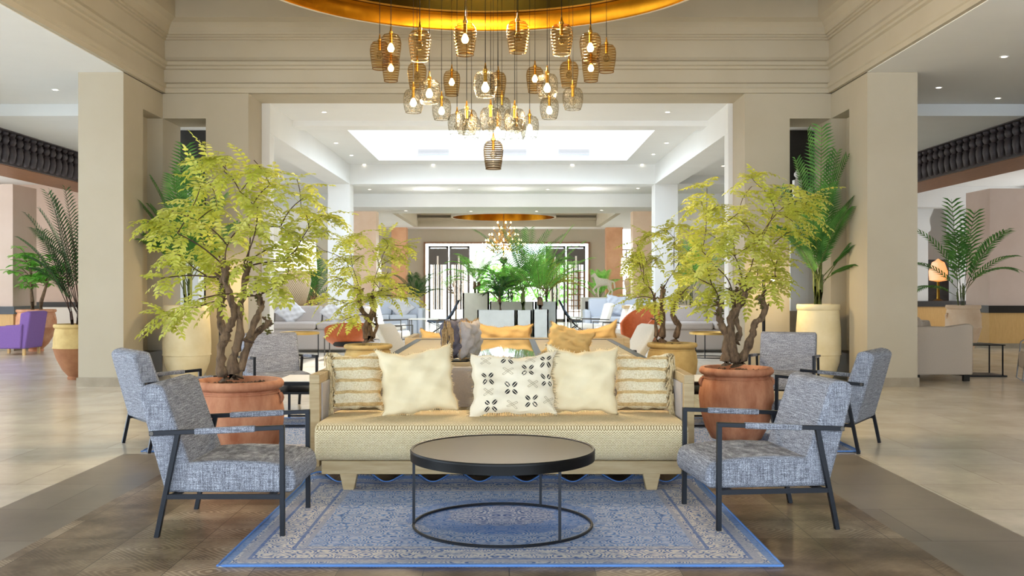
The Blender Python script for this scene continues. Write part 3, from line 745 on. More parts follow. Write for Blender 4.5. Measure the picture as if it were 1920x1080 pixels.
# ------------------------------------------------------------------ sofas
def make_sofa(label):
    t = thing('sofa', label, 'sofa', (0, 0, 0))       # front faces local -Y, origin on the floor in the middle of the seat
    W = 1.405
    fr = MB().box(-1.27, 1.27, -.40, -.35, .12, .215).box(-1.3, 1.3, .48, .55, .12, .215).box(-1.27, -1.2, -.35, .5, .12, .215).box(1.2, 1.27, -.35, .5, .12, .215)
    fr.build('frame', 'oak_limed', t, bevel=.006)
    for x in (-1.08, 1.06):
        for y in (-.36, .47):
            p = [(x-.062, .125), (x+.062, .125), (x+.035, 0), (x-.035, 0)]
            MB().prism(p, 'y', y-.04, y+.04).build('leg', 'oak_limed', t, bevel=.005)
    m = [(-.44, .26), (-.45, .42), (-.42, .468), (-.36, .482), (.0, .478), (.44, .47), (.46, .25), (-.40, .215)]
    o = MB().prism(m, 'x', -1.315, 1.315).build('mattress', 'herringbone', t, smooth=True, bevel=.03, seg=4, angle=60)
    tp = MB().grid(lambda u, v: (-1.28+2.56*u, -.39+.82*v, .4835-.003*abs(2*v-1)-.002*(2*v-1)), 20, 8)
    for s in (-1, 1):
        x0, x1 = sorted((s*(W-.075), s*W))
        a = MB().box(x0, x1, -.16, -.09, .13, .735).box(x0, x1, .97, 1.04, .13, .735).box(x0, x1, -.16, 1.04, .735, .80).box(x0, x1, -.09, .97, .13, .22)
        o = a.build('arm', 'oak_limed', t, bevel=.004)
        x0, x1 = sorted((s*(W-.085), s*(W-.02)))
        MB().box(x0, x1, -.09, .97, .22, .735).build('arm_panel', 'fabric_grey', t)['label'] = 'grey upholstered arm panel'
    MB().box(-W+.075, W-.075, .98, 1.04, .13, .80).build('back_frame', 'oak_limed', t, bevel=.004)
    MB().box(-W+.08, W-.08, .88, .98, .22, .77).build('back_panel', 'fabric_grey', t, bevel=.03, seg=3, smooth=True)
    MB().box(-1.32, 1.32, .44, .88, .20, .44).build('rear_seat_base', 'oak_panel', t)
    return t
sofa = make_sofa('long limed oak sofa with a woven mattress and five cushions, behind the coffee table')
sofa.location = (-.055, 7.36, 0)
copy_tree(sofa, label='limed oak sofa facing away beyond the long glass table, with ochre cushions', loc=(.10, 13.35, 0), rz=PI)
tbl_y0, tbl_y1 = 8.50, 12.10
t = thing('long_table', 'long low table with a black framed glass top behind the front sofa', 'table', (0, 0, 0))
MB().box(-1.08, 1.18, tbl_y0+.05, tbl_y1-.05, .02, .70).build('cabinet_body', 'oak_limed', t, bevel=.005)
fr = MB(); x0, x1 = -1.14, 1.25
fr.box(x0, x1, tbl_y0, tbl_y0+.07, .74, .80).box(x0, x1, tbl_y1-.07, tbl_y1, .74, .80).box(x0, x0+.07, tbl_y0, tbl_y1, .74, .80).box(x1-.07, x1, tbl_y0, tbl_y1, .74, .80).box(-.38, -.31, tbl_y0, tbl_y1, .74, .80).box(.24, .31, tbl_y0, tbl_y1, .74, .80).box(x0+.02, x1-.02, tbl_y0+.03, tbl_y1-.03, .70, .742)
fr.build('top_frame', 'black_frame', t, bevel=.003)
MB().box(-.31, .24, tbl_y0+.07, tbl_y1-.07, .742, .797).build('glass_panel', 'table_glass', t)['label'] = 'greenish mirror glass panel'
for a, b in ((x0+.07, -.38), (.31, x1-.07)): MB().box(a, b, tbl_y0+.07, tbl_y1-.07, .742, .795).build('side_panel', 'oak_panel', t)

# ------------------------------------------------------------------ cushions
def pillow_fn(w, h, th, seed, ears=.05, sag=0.0):
    rnd = random.Random(seed); ph = [rnd.uniform(0, 6.28) for _ in range(8)]
    def fn(u, v, side):           # u, v in -1..1
        ex = 1-ears*2*(1-abs(v)**2.2)*abs(u)**2; ez = 1-ears*2*(1-abs(u)**2.2)*abs(v)**2
        x = w/2*u*ex; z = h/2*v*ez+h/2
        x += .006*math.sin(5*v+ph[0])*abs(u)+.006*math.sin(13*v+ph[6])*abs(u)**3; z += .008*math.sin(5*u+ph[1])*abs(v)+.005*math.sin(14*u+ph[7])*abs(v)**3-sag*h*(1-u*u)*max(0, v)
        b = max(0, (1-u**4)*(1-v**4))**.5
        wr = .010*math.sin(6*u+4*v+ph[2])*b+.007*math.sin(11*u-7*v+ph[3])*b+.006*math.sin(3*u+14*v+ph[4])*b
        return Vector((x, side*(th/2*b+(wr if b > 0 else 0)), z))
    return fn
def pillow_mb(fn, n=28):
    m = MB()
    for side in (-1, 1): m.grid(lambda a, b: fn(2*a-1, 2*b-1, side), n, n)
    return m
def cushion(label, cat, c, w, h, th, mat, seed, lean=-.28, yaw=0, roll=0, group=None, fringe=None, edge=None, sag=0.02, name='cushion', motif=False, tilt=None):
    t = thing(name, label, cat, c, 0, group); t.rotation_euler = Euler((lean, roll, yaw), 'YXZ') if tilt is None else tilt
    fn = pillow_fn(w, h, th, seed, sag=sag)
    if motif:
        m = pillow_mb(fn); 
        def patch(cu, cv, pts, mi):    # flat motif polygon laid onto the front of the cloth
            m.cur = mi; b0 = len(m.v)
            for x, y in pts:
                p = fn(cu+x, cv+y, -1); m.v.append((p.x, p.y-.0025, p.z))
            m.face(*range(b0, b0+len(pts))); m.cur = 0
        def seg(cu, cv, x0, y0, x1, y1, wd, mi):
            d = Vector((x1-x0, y1-y0)); L = d.length; d /= L; nn = Vector((-d.y, d.x))*wd; k = 4
            for i in range(k):
                a = Vector((x0, y0))+d*L*i/k; b = Vector((x0, y0))+d*L*(i+1)/k
                patch(cu, cv, [(a+nn)[:], (a-nn)[:], (b-nn)[:], (b+nn)[:]], mi)
        rn = random.Random(3)
        spots = [('x', -.62, .72), ('f', -.12, .80), ('x', .42, .78), ('f', .80, .62), ('f', -.58, .10), ('x', -.10, .34), ('f', .36, .38), ('x', -.58, -.32), ('f', -.04, -.20), ('x', .46, -.10), ('f', .82, .04), ('f', -.50, -.78), ('x', -.02, -.74), ('f', .42, -.62), ('x', .84, -.62)]
        for kd, cu, cv in spots:
            if kd == 'f':
                for k in range(4):
                    a = PI/4+k*PI/2; dx, dy = math.cos(a)*.12, math.sin(a)*.155
                    for sd in (-1, 1):
                        pts = []
                        for q in range(9):
                            th_ = q/8*PI; lx = .075*math.cos(th_); ly = sd*(.009+.038*math.sin(th_))
                            pts.append((dx+(lx*math.cos(a)-ly*math.sin(a))*.9, dy+(lx*math.sin(a)+ly*math.cos(a))*1.25))
                        if abs(cu+dx) < .94 and abs(cv+dy) < .94: patch(cu, cv, pts, 1)
            else:
                for a in (.7, 2.3):
                    ca, sa = math.cos(a), math.sin(a)
                    for o_ in (-.022, .022):
                        L = .15
                        seg(cu, cv, -ca*L-sa*o_, -sa*L+ca*o_, ca*L-sa*o_, sa*L+ca*o_, .0055, 2)
                    for s2 in (-1, 1): seg(cu, cv, s2*ca*.15-sa*.022, s2*sa*.15+ca*.022, s2*ca*.15+sa*.022, s2*sa*.15-ca*.022, .0055, 2)
        m.build('cover', [mat, 'ink_black', 'ink_tan'], t, smooth=True, weld=0)
    else:
        pillow_mb(fn).build('cover', mat, t, smooth=True, weld=.0005, angle=80)
    rnd = random.Random(seed+5)
    if fringe:
        mt, sides = fringe
        m = MB()
        for s in sides:
            for k in range(64):
                v = -0.96+1.92*k/63+rnd.uniform(-.01, .01); p = fn(s, v, -1)
                L = rnd.uniform(.07, .13); a = p+Vector((0, -.004, 0)); 
                dx = rnd.uniform(-.3, 1.0)*s*.022; dy = rnd.uniform(-.03, .02)
                m.tube([a, a+Vector((dx, dy, -L*.3)), a+Vector((dx*1.3-s*rnd.uniform(0, .012), dy*1.2, -L))], [.007, .008, .005], 5)
                if True:
                    q = fn(s*rnd.uniform(.80, .95), v, -1)+Vector((0, -.006, 0)); m.tube([q, q+Vector((s*.02, -.01, -.02)), q+Vector((s*rnd.uniform(0, .03), -.014, -rnd.uniform(.05, .10)))], [.006, .007, .005], 5)
        m.build('fringe', mt, t, smooth=True)
    if edge:
        m = MB()
        for k in range(150):
            q = k/150*4; s_ = int(q); f_ = 2*(q-s_)-1
            u, v = ((f_, -1), (1, f_), (-f_, 1), (-1, -f_))[s_]
            if edge[1] and v == -1: continue
            p = fn(u, v, -1); d = Vector((u if abs(u) == 1 else 0, 0, v if abs(v) == 1 else 0)).normalized()
            L = rnd.uniform(.4, 1)*edge[2]; m.tube([p, p+d*L+Vector((rnd.uniform(-.01, .01), rnd.uniform(-.01, .01), rnd.uniform(-.012, .006)))], [.0035, .002], 4)
        m.build('edging', edge[0], t)
    return t
SZ = .485
cushion('fringed striped rope cushion at the left end of the front sofa', 'cushion', (-1.175, 7.60, SZ), .43, .47, .15, 'stripe_weave', 1, lean=-.30, yaw=.22, fringe=('fringe_yarn', (-1,)))
cushion('large plain cream cushion, left of the printed one on the front sofa', 'cushion', (-.665, 7.42, SZ-.005), .585, .535, .15, 'cream_cloth', 2, lean=-.30, yaw=.12, roll=-.10, edge=('cream_cloth', 0, .012), sag=.06)
cushion('cream cushion with black flower and cross print in the sofa middle', 'cushion', (.03, 7.34, SZ-.005), .66, .50, .14, 'print_cloth', 11, lean=-.38, yaw=0, roll=-.02, edge=('fringe_brown', 0, .030), motif=True, sag=.03)
cushion('large plain cream cushion, right of the printed one on the front sofa', 'cushion', (.545, 7.46, SZ-.005), .56, .53, .15, 'cream_cloth', 23, lean=-.26, yaw=-.05, roll=.02, edge=('cream_cloth', 0, .012), sag=.05)
cushion('fringed striped rope cushion at the right end of the front sofa', 'cushion', (1.03, 7.60, SZ), .46, .46, .15, 'stripe_weave', 5, lean=-.28, yaw=-.12, fringe=('fringe_yarn', (1,)))
# cushions seen over the back of the front sofa
cushion('ochre cushion on the far sofa back, left of the grey fringed pair', 'cushion', (-.82, 12.60, .50), .62, .43, .14, 'ochre_cloth', 7, lean=.30, edge=('ochre_cloth', 0, .02), sag=.10)
cushion('ochre cushion in the middle of the far sofa, before the concrete planters', 'cushion', (-.06, 12.60, .50), .72, .49, .14, 'ochre_cloth', 8, lean=.26, edge=('ochre_cloth', 0, .02), sag=.04)
cushion('ochre cushion at the right end of the far sofa, rising to one corner', 'cushion', (1.05, 12.62, .46), .80, .52, .14, 'ochre_cloth', 9, lean=.26, roll=-.16, edge=('ochre_cloth', 0, .02), sag=.08)
cushion('ochre cushion lying tilted on the glass table behind the front sofa', 'cushion', (.50, 8.80, .80), .42, .33, .12, 'ochre_cloth', 10, lean=-.5, roll=.28, edge=('ochre_cloth', 0, .012), sag=.05)
cushion('dark grey cushion with tan fringe standing on edge on the glass table', 'cushion', (-.485, 8.72, .80), .36, .36, .15, 'fabric_darkgrey', 12, tilt=Euler((0, 0, A(62))), fringe=('fringe_tan', (-1, 1)), sag=0)
cushion('brown grey cushion leaning behind the fringed dark one on the glass table', 'cushion', (-.36, 8.80, .80), .36, .34, .14, 'fabric_grey', 13, tilt=Euler((0, 0, A(66))), sag=0, edge=('ochre_cloth', 0, .02))

# ------------------------------------------------------------------ small black side tables and gold tables
def side_table(label, x, y):
    t = thing('side_table', label, 'side table', (x, y, .0), 0, 'low black side tables with white tops')
    MB().box(-.30, .30, -.40, .40, .44, .475).build('tabletop', 'black_frame', t, bevel=.004)
    MB().box(-.275, .275, -.375, .375, .475, .480).build('white_top', 'white_metal', t)
    MB().box(-.30, .30, -.40, .40, .35, .375).build('shelf', 'black_frame', t)
    for sx in (-1, 1):
        for sy in (-1, 1): MB().bar((sx*.285, sy*.385, 0), (sx*.285, sy*.385, .44), .024).build('leg', 'black_metal', t)
    for q in (-.395, .375): MB().box(-.30, .30, q, q+.02, .02, .04).build('base_rail', 'black_metal', t)
side_table('low black side table with a white top, left of the front sofa behind the planter', -2.12, 10.4)
side_table('low black side table with a white top, right of the front sofa behind the planter', 2.02, 10.4)
def gold_table(label, x, y, R=.40):
    t = thing('round_side_table', label, 'side table', (x, y, 0), 0, 'round gold topped side tables')
    MB().lathe([(0, .47), (R, .47), (R, .515), (R-.02, .515), (R-.03, .49), (0, .49)], 40).build('tray', 'brass_top', t, smooth=True)
    for k in range(3):
        a = 2*PI*k/3+.1; MB().bar((R*.93*math.cos(a), R*.93*math.sin(a), 0), (R*.93*math.cos(a), R*.93*math.sin(a), .47), .018).build('leg', 'black_metal', t)
    MB().ring(R*.93, .008, .01, 40).build('base_ring', 'black_metal', t)
gold_table('round gold tray table before the left grey sofa', -4.25, 20.0)
gold_table('round gold tray table before the right grey sofa', 4.05, 20.0)

# ------------------------------------------------------------------ planters
def pot_prof(kind, R, H):
    k = {'jar': [(.62, 0), (.72, .02), (.90, .18), (1.04, .42), (1.08, .62), (1.02, .80), (.93, .875), (.92, .89), (1.0, .905), (1.06, .93), (1.07, .965), (1.02, 1.0), (.92, 1.0), (.88, .97), (.86, .93)],
         'tall': [(.55, 0), (.62, .02), (.80, .10), (.97, .24), (1.0, .335), (1.045, .34), (1.045, .35), (1.03, .36), (1.04, .5), (1.02, .68), (.97, .86), (.95, .92), (1.0, .93), (1.0, .985), (.98, 1.0), (.90, 1.0), (.88, .97), (.87, .93)],
         'urn': [(.36, 0), (.38, .04), (.34, .06), (.60, .18), (.86, .38), (1.0, .56), (1.03, .57), (1.03, .585), (1.0, .6), (.99, .74), (.93, .88), (.90, .92), (.97, .94), (.99, .97), (.96, 1.0), (.88, 1.0), (.86, .96), (.85, .93)]}[kind]
    return [(r*R, z*H) for r, z in k]
def pot(t, kind, R, H, mat, handles=0, name='pot'):
    pr = pot_prof(kind, R, H)
    o = MB().lathe(pr, 48).build(name, mat, t, smooth=True, angle=55)
    r_in = pr[-1][0]
    rnd = random.Random(int(H*1000)); m = MB().lathe([(0, H*.945), (r_in*.6, H*.94), (r_in*1.02, H*.93)], 24)
    for k in range(90):
        a = rnd.uniform(0, 6.28); r = r_in*.9*rnd.random()**.5; s = rnd.uniform(.008, .02); m.lathe([(0, -s*.5), (s, 0), (0, s*.7)], 5, (r*math.cos(a), r*math.sin(a), H*.945+s*.3))
    m.build('soil', 'soil', t)
    if handles:
        for a in (PI*.96, PI*.04, ):
            c = Vector((R*1.0*math.cos(a), -R*1.0*math.sin(a)*.3, H*.80)); d = Vector((math.cos(a), -.2, 0)).normalized()
            pts = [c+d*(.035*math.sin(q/6*PI)-.01)+Vector((0, 0, .05-.10*q/6)) for q in range(7)]
            MB().tube(pts, .016, 8).build('handle', mat, t, smooth=True)
    # rope of clay under the rim
    if kind == 'jar':
        MB().ring(R*.955, .009, H*.86, 48).build('clay_band', mat, t, smooth=True)
    return o

# ------------------------------------------------------------------ foliage
def leaflet(m, p, d, nrm, L, W):
    s = d.cross(nrm).normalized(); b0 = len(m.v); up = nrm*.12*L
    for q in (p, p+d*L*.35+s*W*.5+up*.5, p+d*L*.35-s*W*.5+up*.5, p+d*L*.75+s*W*.36+up*.3, p+d*L*.75-s*W*.36+up*.3, p+d*L-nrm*.08*L, p+d*L*.5):
        m.v.append(tuple(q))
    m.face(b0, b0+1, b0+6); m.face(b0, b0+6, b0+2); m.face(b0+1, b0+3, b0+6); m.face(b0+6, b0+4, b0+2); m.face(b0+6, b0+3, b0+5); m.face(b0+6, b0+5, b0+4)
def spray(m, tw, p, d, L, rnd, ll=.05, lw=.018, droop=.5, pairs=None):
    d = d.normalized(); pts = [Vector(p)]; n = pairs or max(5, int(L/.037)); dd = d.copy()
    for i in range(n):
        dd = (dd+Vector((0, 0, -droop/n))).normalized(); pts.append(pts[-1]+dd*L/n)
    m.cur = 1; m.tube(pts[::2] if len(pts) > 6 else pts, .0016, 3, cap=False); m.cur = 0
    for i in range(1, n+1):
        ax = (pts[i]-pts[i-1]).normalized(); sd = ax.cross(Vector((0, 0, 1)))
        if sd.length < .05: sd = Vector((1, 0, 0))
        sd.normalize(); nr = sd.cross(ax).normalized(); nr = (nr+Vector((rnd.uniform(-.3, .3), rnd.uniform(-.3, .3), rnd.uniform(-.3, .3)))).normalized()
        k = .75+.4*math.sin(PI*min(1, i/n*1.0))
        for s in (-1, 1):
            q = (sd*s*.95+ax*.45+Vector((0, 0, rnd.uniform(-.35, .05)))).normalized()
            leaflet(m, pts[i], q, nr, ll*k*rnd.uniform(.85, 1.1), lw*k)
    leaflet(m, pts[-1], (pts[-1]-pts[-2]).normalized(), nr, ll, lw)
def curve_pts(a, b, bow, n=6):
    a, b = Vector(a), Vector(b); return [a.lerp(b, i/n)+Vector(bow)*math.sin(i/n*PI) for i in range(n+1)]
def knobbly(m, pts, r0, r1, rnd, n=9):
    P2 = []; R2 = []
    for i in range(len(pts)-1):
        for k in range(4):
            f = (i+k/4)/(len(pts)-1); q = Vector(pts[i]).lerp(Vector(pts[i+1]), k/4)
            P2.append(q+Vector((rnd.uniform(-1, 1), rnd.uniform(-1, 1), 0))*.007); R2.append((r0+(r1-r0)*f)*rnd.uniform(.78, 1.28)*(1.5-.5*min(1, f*6)))
    P2.append(Vector(pts[-1])); R2.append(r1*1.7); P2.append(Vector(pts[-1])+Vector((0, 0, r1))); R2.append(r1*.9)
    m.tube(P2, R2, n)
def lime_tree(name, label, cx, cy, pix, kind, R, H, potmat, trunks, clusters, seed, per=6, L=(.17, .28), ll=.060, extra=None, handles=0, dspread=.42, r0=.05):
    """pix: photo column of the pot's middle; trunk and crown points are photo pixels turned into metres at the pot's distance"""
    t = thing(name, label, 'potted tree', (cx, cy, 0))
    rnd = random.Random(seed); pot(t, kind, R, H, potmat, handles)
    def loc(px, py, dy=0): return Vector(((px-pix)*cy/F, dy, CAM_H-(py-HY)*cy/F))
    m = MB(); tips = []
    for tr in trunks:
        w0 = tr[0] if isinstance(tr[0], float) else 1.0; pts_ = [q for q in tr if not isinstance(q, float)]
        off = rnd.uniform(-.06, .06); pts = [loc(q[0], q[1], off*i/len(pts_)*4*(1 if i else 0)) for i, q in enumerate(pts_)]
        knobbly(m, pts, r0*w0, r0*w0*.62, rnd); tips.append(pts[-1]); 
        for k in range(3):   # stubs of cut twigs
            q = pts[rnd.randrange(len(pts)//2, len(pts))]; d = Vector((rnd.uniform(-1, 1), rnd.uniform(-1, 1), rnd.uniform(.1, 1))).normalized()
            m.tube([q, q+d*r0*1.3, q+d*r0*2.1], [r0*.4, r0*.32, r0*.22], 6)
    trk = m.build('trunk', 'bark', t, smooth=True, angle=75)
    mm = MB()
    for q in tips+[tips[0]*.5+tips[0]*.5]:
        for k in range(26):
            a = q+Vector((rnd.gauss(0, .6), rnd.gauss(0, .6), rnd.gauss(-.8, 1.6)))*r0*.9; s = rnd.uniform(.15, .35)*r0*1.2; mm.lathe([(0, -s*.6), (s, 0), (0, s*.8)], 5, a)
    mm.build('moss', 'moss', trk)['kind'] = 'stuff'
    tw = MB(); lf = MB()
    ends = [loc(px, py, rnd.uniform(-dspread, dspread)) for px, py in clusters]
    ends.sort(key=lambda e: min((q-e).length for q in tips)); nodes = [(q, 0.0) for q in tips]
    for e in ends:
        tp, c0_ = min(nodes, key=lambda q: (q[0]-e).length+q[1]*.45+(.35 if q[0].z > e.z+.1 else 0)); nodes.append((e, c0_+(e-tp).length)); out = (e-tp)*.5+Vector((e.x, e.y, 0)).normalized()*.4; out.z *= .4
        bow = Vector((0, 0, .05*max(.2, (e-tp).length)))+Vector((rnd.uniform(-.03, .03), rnd.uniform(-.03, .03), 0))
        bp = curve_pts(tp, e, bow, 7); r_a = max(.0022, .007-.0045*c0_); tw.tube(bp, [r_a-(r_a-.003)*i/7*.6 for i in range(8)], 5)
        out = out.normalized() if out.length > .05 else Vector((1, 0, 0))
        for k in range(per):
            f = rnd.choice((7, 7, 6, 5, 4, 3)) ; b = bp[f]
            d = (out*.7+Vector((rnd.uniform(-1, 1), rnd.uniform(-1, 1), rnd.uniform(-.45, .75)))).normalized()
            spray(lf, tw, b, d, rnd.uniform(*L), rnd, ll, ll*.46, rnd.uniform(.4, 1.1))
    if extra:
        for (x0, y0), (x1, y1) in extra: 
            a, b = loc(x0, y0, -.1), loc(x1, y1, -.2); bp = curve_pts(a, b, (0, 0, .02), 5); tw.tube(bp, .004, 5)
            for k in range(5): spray(lf, tw, bp[rnd.randrange(3, 6)], (b-a).normalized()+Vector((rnd.uniform(-.5, .5), rnd.uniform(-.5, .5), rnd.uniform(-.6, .1))), rnd.uniform(*L), rnd, ll, ll*.46, .5)
    o = tw.build('twigs', 'twig', t); o['kind'] = 'stuff'
    o = lf.build('foliage', ['leaf_lime', 'rachis'], t); o['kind'] = 'stuff'
    return t
lime_tree('potted_tree', 'lime leaved tree in a terracotta pot behind the nearest left armchair', -2.17, 7.9, 447, 'jar', .335, .70, 'terracotta',
 [[(422, 712), (413, 680), (416, 651), (424, 627), (429, 613), (442, 591), (438, 573), (431, 547), (424, 524), (425, 502)],
  [(438, 712), (437, 669), (446, 650), (451, 604), (451, 573), (458, 547), (462, 500)],
  [.9, (446, 706), (460, 653), (473, 627), (497, 606)],
  [.8, (424, 640), (413, 604), (407, 584), (414, 553), (411, 522)],
  [.75, (466, 640), (479, 595), (487, 575), (478, 555)]],
 [(408, 302), (440, 298), (386, 305), (430, 325), (462, 318), (500, 312), (378, 335), (400, 350), (345, 378), (312, 392), (292, 418), (328, 428), (362, 412), (395, 385), (310, 470), (338, 492), (303, 522), (352, 455), (385, 470), (372, 520), (338, 585), (318, 600), (362, 578),
  (436, 420), (468, 432), (425, 460), (478, 385), (540, 328), (515, 350), (505, 395), (555, 385), (590, 398), (570, 425), (540, 440), (505, 460), (470, 490), (530, 490), (560, 505), (500, 525), (530, 535), (450, 360), (575, 372), (400, 560), (545, 470), (525, 425), (350, 440)], 11, per=9, handles=1, r0=.038)
lime_tree('potted_tree', 'lime leaved tree in a terracotta pot behind the nearest right armchair', 2.15, 9.35, 1380, 'jar', .325, .68, 'terracotta',
 [[(1360, 684), (1361, 655), (1361, 630), (1355, 614), (1347, 594), (1349, 571)],
  [(1382, 685), (1372, 655), (1370, 622), (1368, 598), (1382, 577), (1392, 565), (1396, 547), (1390, 530)],
  [.9, (1388, 680), (1402, 649), (1410, 626), (1412, 606), (1427, 596), (1433, 577), (1423, 559)],
  [.7, (1380, 642), (1388, 622), (1384, 602), (1380, 577), (1380, 551)]],
 [(1340, 345), (1318, 375), (1335, 398), (1362, 378), (1388, 335), (1403, 352), (1420, 362), (1382, 400), (1352, 420), (1405, 410), (1455, 388), (1472, 352), (1488, 378), (1512, 372), (1498, 402), (1468, 420), (1440, 405), (1500, 428), (1432, 448), (1462, 460), (1480, 478), (1402, 468), (1342, 458), (1312, 440), (1312, 490), (1352, 500), (1392, 508), (1430, 498), (1466, 500), (1440, 525), (1335, 535), (1308, 520), (1362, 540), (1458, 520), (1330, 575), (1322, 470), (1370, 440), (1418, 430), (1375, 480), (1415, 540)], 12, per=9, handles=1, L=(.18, .30), r0=.042)
mid_cl = [(560, 455), (585, 470), (625, 480), (650, 450), (680, 440), (655, 500), (620, 520), (600, 560), (640, 570), (660, 540), (700, 470), (720, 445), (735, 460), (760, 480), (780, 462), (745, 510), (715, 500), (770, 540), (730, 545), (695, 560), (790, 560), (640, 600), (708, 520), (675, 480)]
lime_tree('potted_tree', 'smaller lime tree in a yellow clay pot, left of centre beyond the sofa', -1.96, 13.7, 690, 'jar', .315, .64, 'clay_ochre',
 [[(688, 640), (684, 615), (695, 595), (702, 575), (701, 555)], [(694, 640), (690, 600), (676, 580), (672, 565), (673, 545)], [.6, (697, 640), (706, 610), (700, 590)]],
 [(x*.78+152, y) for x, y in mid_cl], 13, per=9, L=(.2, .32), ll=.066, r0=.045)
lime_tree('potted_tree', 'smaller lime tree in a yellow clay pot, right of centre beyond the sofa', 2.26, 13.7, 1260, 'jar', .325, .66, 'clay_ochre',
 [[(1240, 640), (1243, 600), (1238, 565), (1240, 545)], [(1266, 640), (1272, 610), (1258, 590), (1262, 570), (1270, 555)], [.6, (1230, 640), (1229, 600), (1224, 560)]],
 [(1190, 455), (1200, 470), (1215, 500), (1225, 440), (1250, 430), (1265, 445), (1280, 470), (1245, 480), (1205, 530), (1195, 560), (1225, 540), (1260, 510), (1290, 500), (1300, 460), (1310, 520), (1285, 545), (1250, 560), (1230, 580), (1215, 480), (1270, 420), (1185, 490)], 14, per=9, L=(.2, .32), ll=.066, r0=.042)

# palms
def frond(m, st, base, az, elev, L, rnd, ll=.26, lw=.022, droop=1.1, n=26, stemfrac=.35, r=.008):
    d = Vector((math.cos(az)*math.cos(elev), math.sin(az)*math.cos(elev), math.sin(elev))); pts = [Vector(base)]; N = n+int(n*stemfrac)
    hz = Vector((math.cos(az), math.sin(az), 0))
    for i in range(N):
        k = i/N; d = (d+Vector((0, 0, -droop/N*(.3+1.4*k)))).normalized(); pts.append(pts[-1]+d*L/N)
    st.tube(pts[::3]+[pts[-1]], [r*(1-.8*i/(len(pts)//3+1)) for i in range(len(pts[::3])+1)], 5)
    for i in range(int(n*stemfrac), N):
        ax = (pts[i+1]-pts[i]).normalized(); sd = ax.cross(Vector((0, 0, 1)))
        if sd.length < .15: sd = hz.cross(Vector((0, 0, 1)))
        sd.normalize(); nr = sd.cross(ax).normalized(); k = (i-int(n*stemfrac))/(N-int(n*stemfrac)); le = ll*(.45+.75*math.sin(PI*(.12+.80*k)))
        for s in (-1, 1):
            q = (sd*s*.75+ax*.75+nr*.22+Vector((0, 0, -.15))).normalized(); p = pts[i]; w2 = ax*lw*.5; b0 = len(m.v)
            mid = p+q*le*.45+nr*.01; tip = p+q*le+Vector((0, 0, -.18*le))
            for v in (p-w2*.6, p+w2*.6, mid+w2, mid-w2, tip): m.v.append(tuple(v))
            m.face(b0, b0+1, b0+2, b0+3); m.face(b0+3, b0+2, b0+4)
def palm(t, H0, fronds, seed, leaf='leaf_palm', stems=5, spread=.05, ll=.26, lw=.022, stem_r=.018, stem_h=.5, droop=1.1, stem_mat='cane_green', n=26):
    rnd = random.Random(seed); m = MB(); st = MB(); tops = []
    for k in range(stems):
        a = rnd.uniform(0, 6.28); b = Vector((math.cos(a)*spread*rnd.random(), math.sin(a)*spread*rnd.random(), H0)); h = stem_h*rnd.uniform(.6, 1)
        tp = b+Vector((math.cos(a)*.03, math.sin(a)*.03, h)); st.tube([b, b.lerp(tp, .5), tp], [stem_r, stem_r*.9, stem_r*.6], 7); tops.append(tp)
    for az, el, L in fronds:
        tp = rnd.choice(tops); b = tp.lerp(Vector((tp.x, tp.y, H0)), rnd.uniform(0, .5))
        frond(m, st, b, A(az), A(el), L, rnd, ll, lw, droop, n)
    st.build('stems', stem_mat, t, smooth=True); m.build('fronds', leaf, t)['kind'] = 'stuff'
t = thing('potted_palm', 'tall dark green palm in a cream clay jar, in the left opening', 'potted palm', (-4.95, 15.15, 0)); pot(t, 'tall', .345, 1.15, 'cream_clay')
palm(t, 1.06, [(100, 87, 2.25), (80, 85, 2.1), (200, 66, 1.5), (185, 60, 1.2), (200, 76, 1.8), (-10, 60, 1.2), (-20, 72, 1.5), (-90, 78, 1.7), (-60, 70, 1.3), (-130, 68, 1.2), (215, 45, 1.0), (-30, 50, .9), (-100, 84, 1.9), (-150, 72, 1.4), (-80, 60, 1.0)], 21, stems=6, spread=.08, stem_r=.03, stem_h=.75, ll=.30, lw=.034, n=30, droop=.8)
t = thing('potted_palm', 'tall dark green palm in a cream clay jar, in the right opening', 'potted palm', (4.76, 15.2, 0)); pot(t, 'tall', .325, 1.17, 'cream_clay')
palm(t, 1.08, [(170, 88, 2.45), (-100, 86, 2.2), (-15, 60, 1.35), (-30, 50, 1.0), (-35, 78, 1.8), (-50, 82, 2.0), (200, 62, 1.2), (195, 74, 1.6), (205, 50, .9), (-90, 78, 1.6), (-60, 68, 1.3), (-120, 66, 1.3), (-30, 68, 1.4), (190, 82, 1.9), (-40, 35, .7)], 22, stems=6, spread=.08, stem_r=.03, stem_h=.75, ll=.29, lw=.034, n=30, droop=.8)
t = thing('potted_palm', 'palm in a cream and brown jar half hidden behind the left pillar', 'potted palm', (-6.72, 15.3, 0))
pr = pot_prof('urn', .33, .86)
MB().lathe(pr[:7], 40).build('pot_base', 'clay_brown', t, smooth=True); MB().lathe(pr[6:], 40).build('pot', 'clay_ochre', t, smooth=True); MB().lathe([(0, .8), (.29, .8)], 20).build('soil', 'soil', t)
palm(t, .8, [(185, 82, 1.9), (190, 76, 1.7), (175, 72, 1.5), (200, 66, 1.2), (170, 80, 2.0), (90, 80, 1.8), (180, 86, 1.9), (-150, 78, 1.7), (180, 62, 1.0), (195, 84, 1.9), (-160, 70, 1.4), (150, 72, 1.5)], 23, stems=5, spread=.08, leaf='leaf_dark', ll=.30, lw=.024, stem_h=.4, stem_mat='twig')
t = thing('potted_palm', 'slender palm in a pale clay pot behind the beige sofa on the right', 'potted palm', (9.2, 20.0, 0)); pot(t, 'urn', .34, 1.06, 'pale_clay', 1)
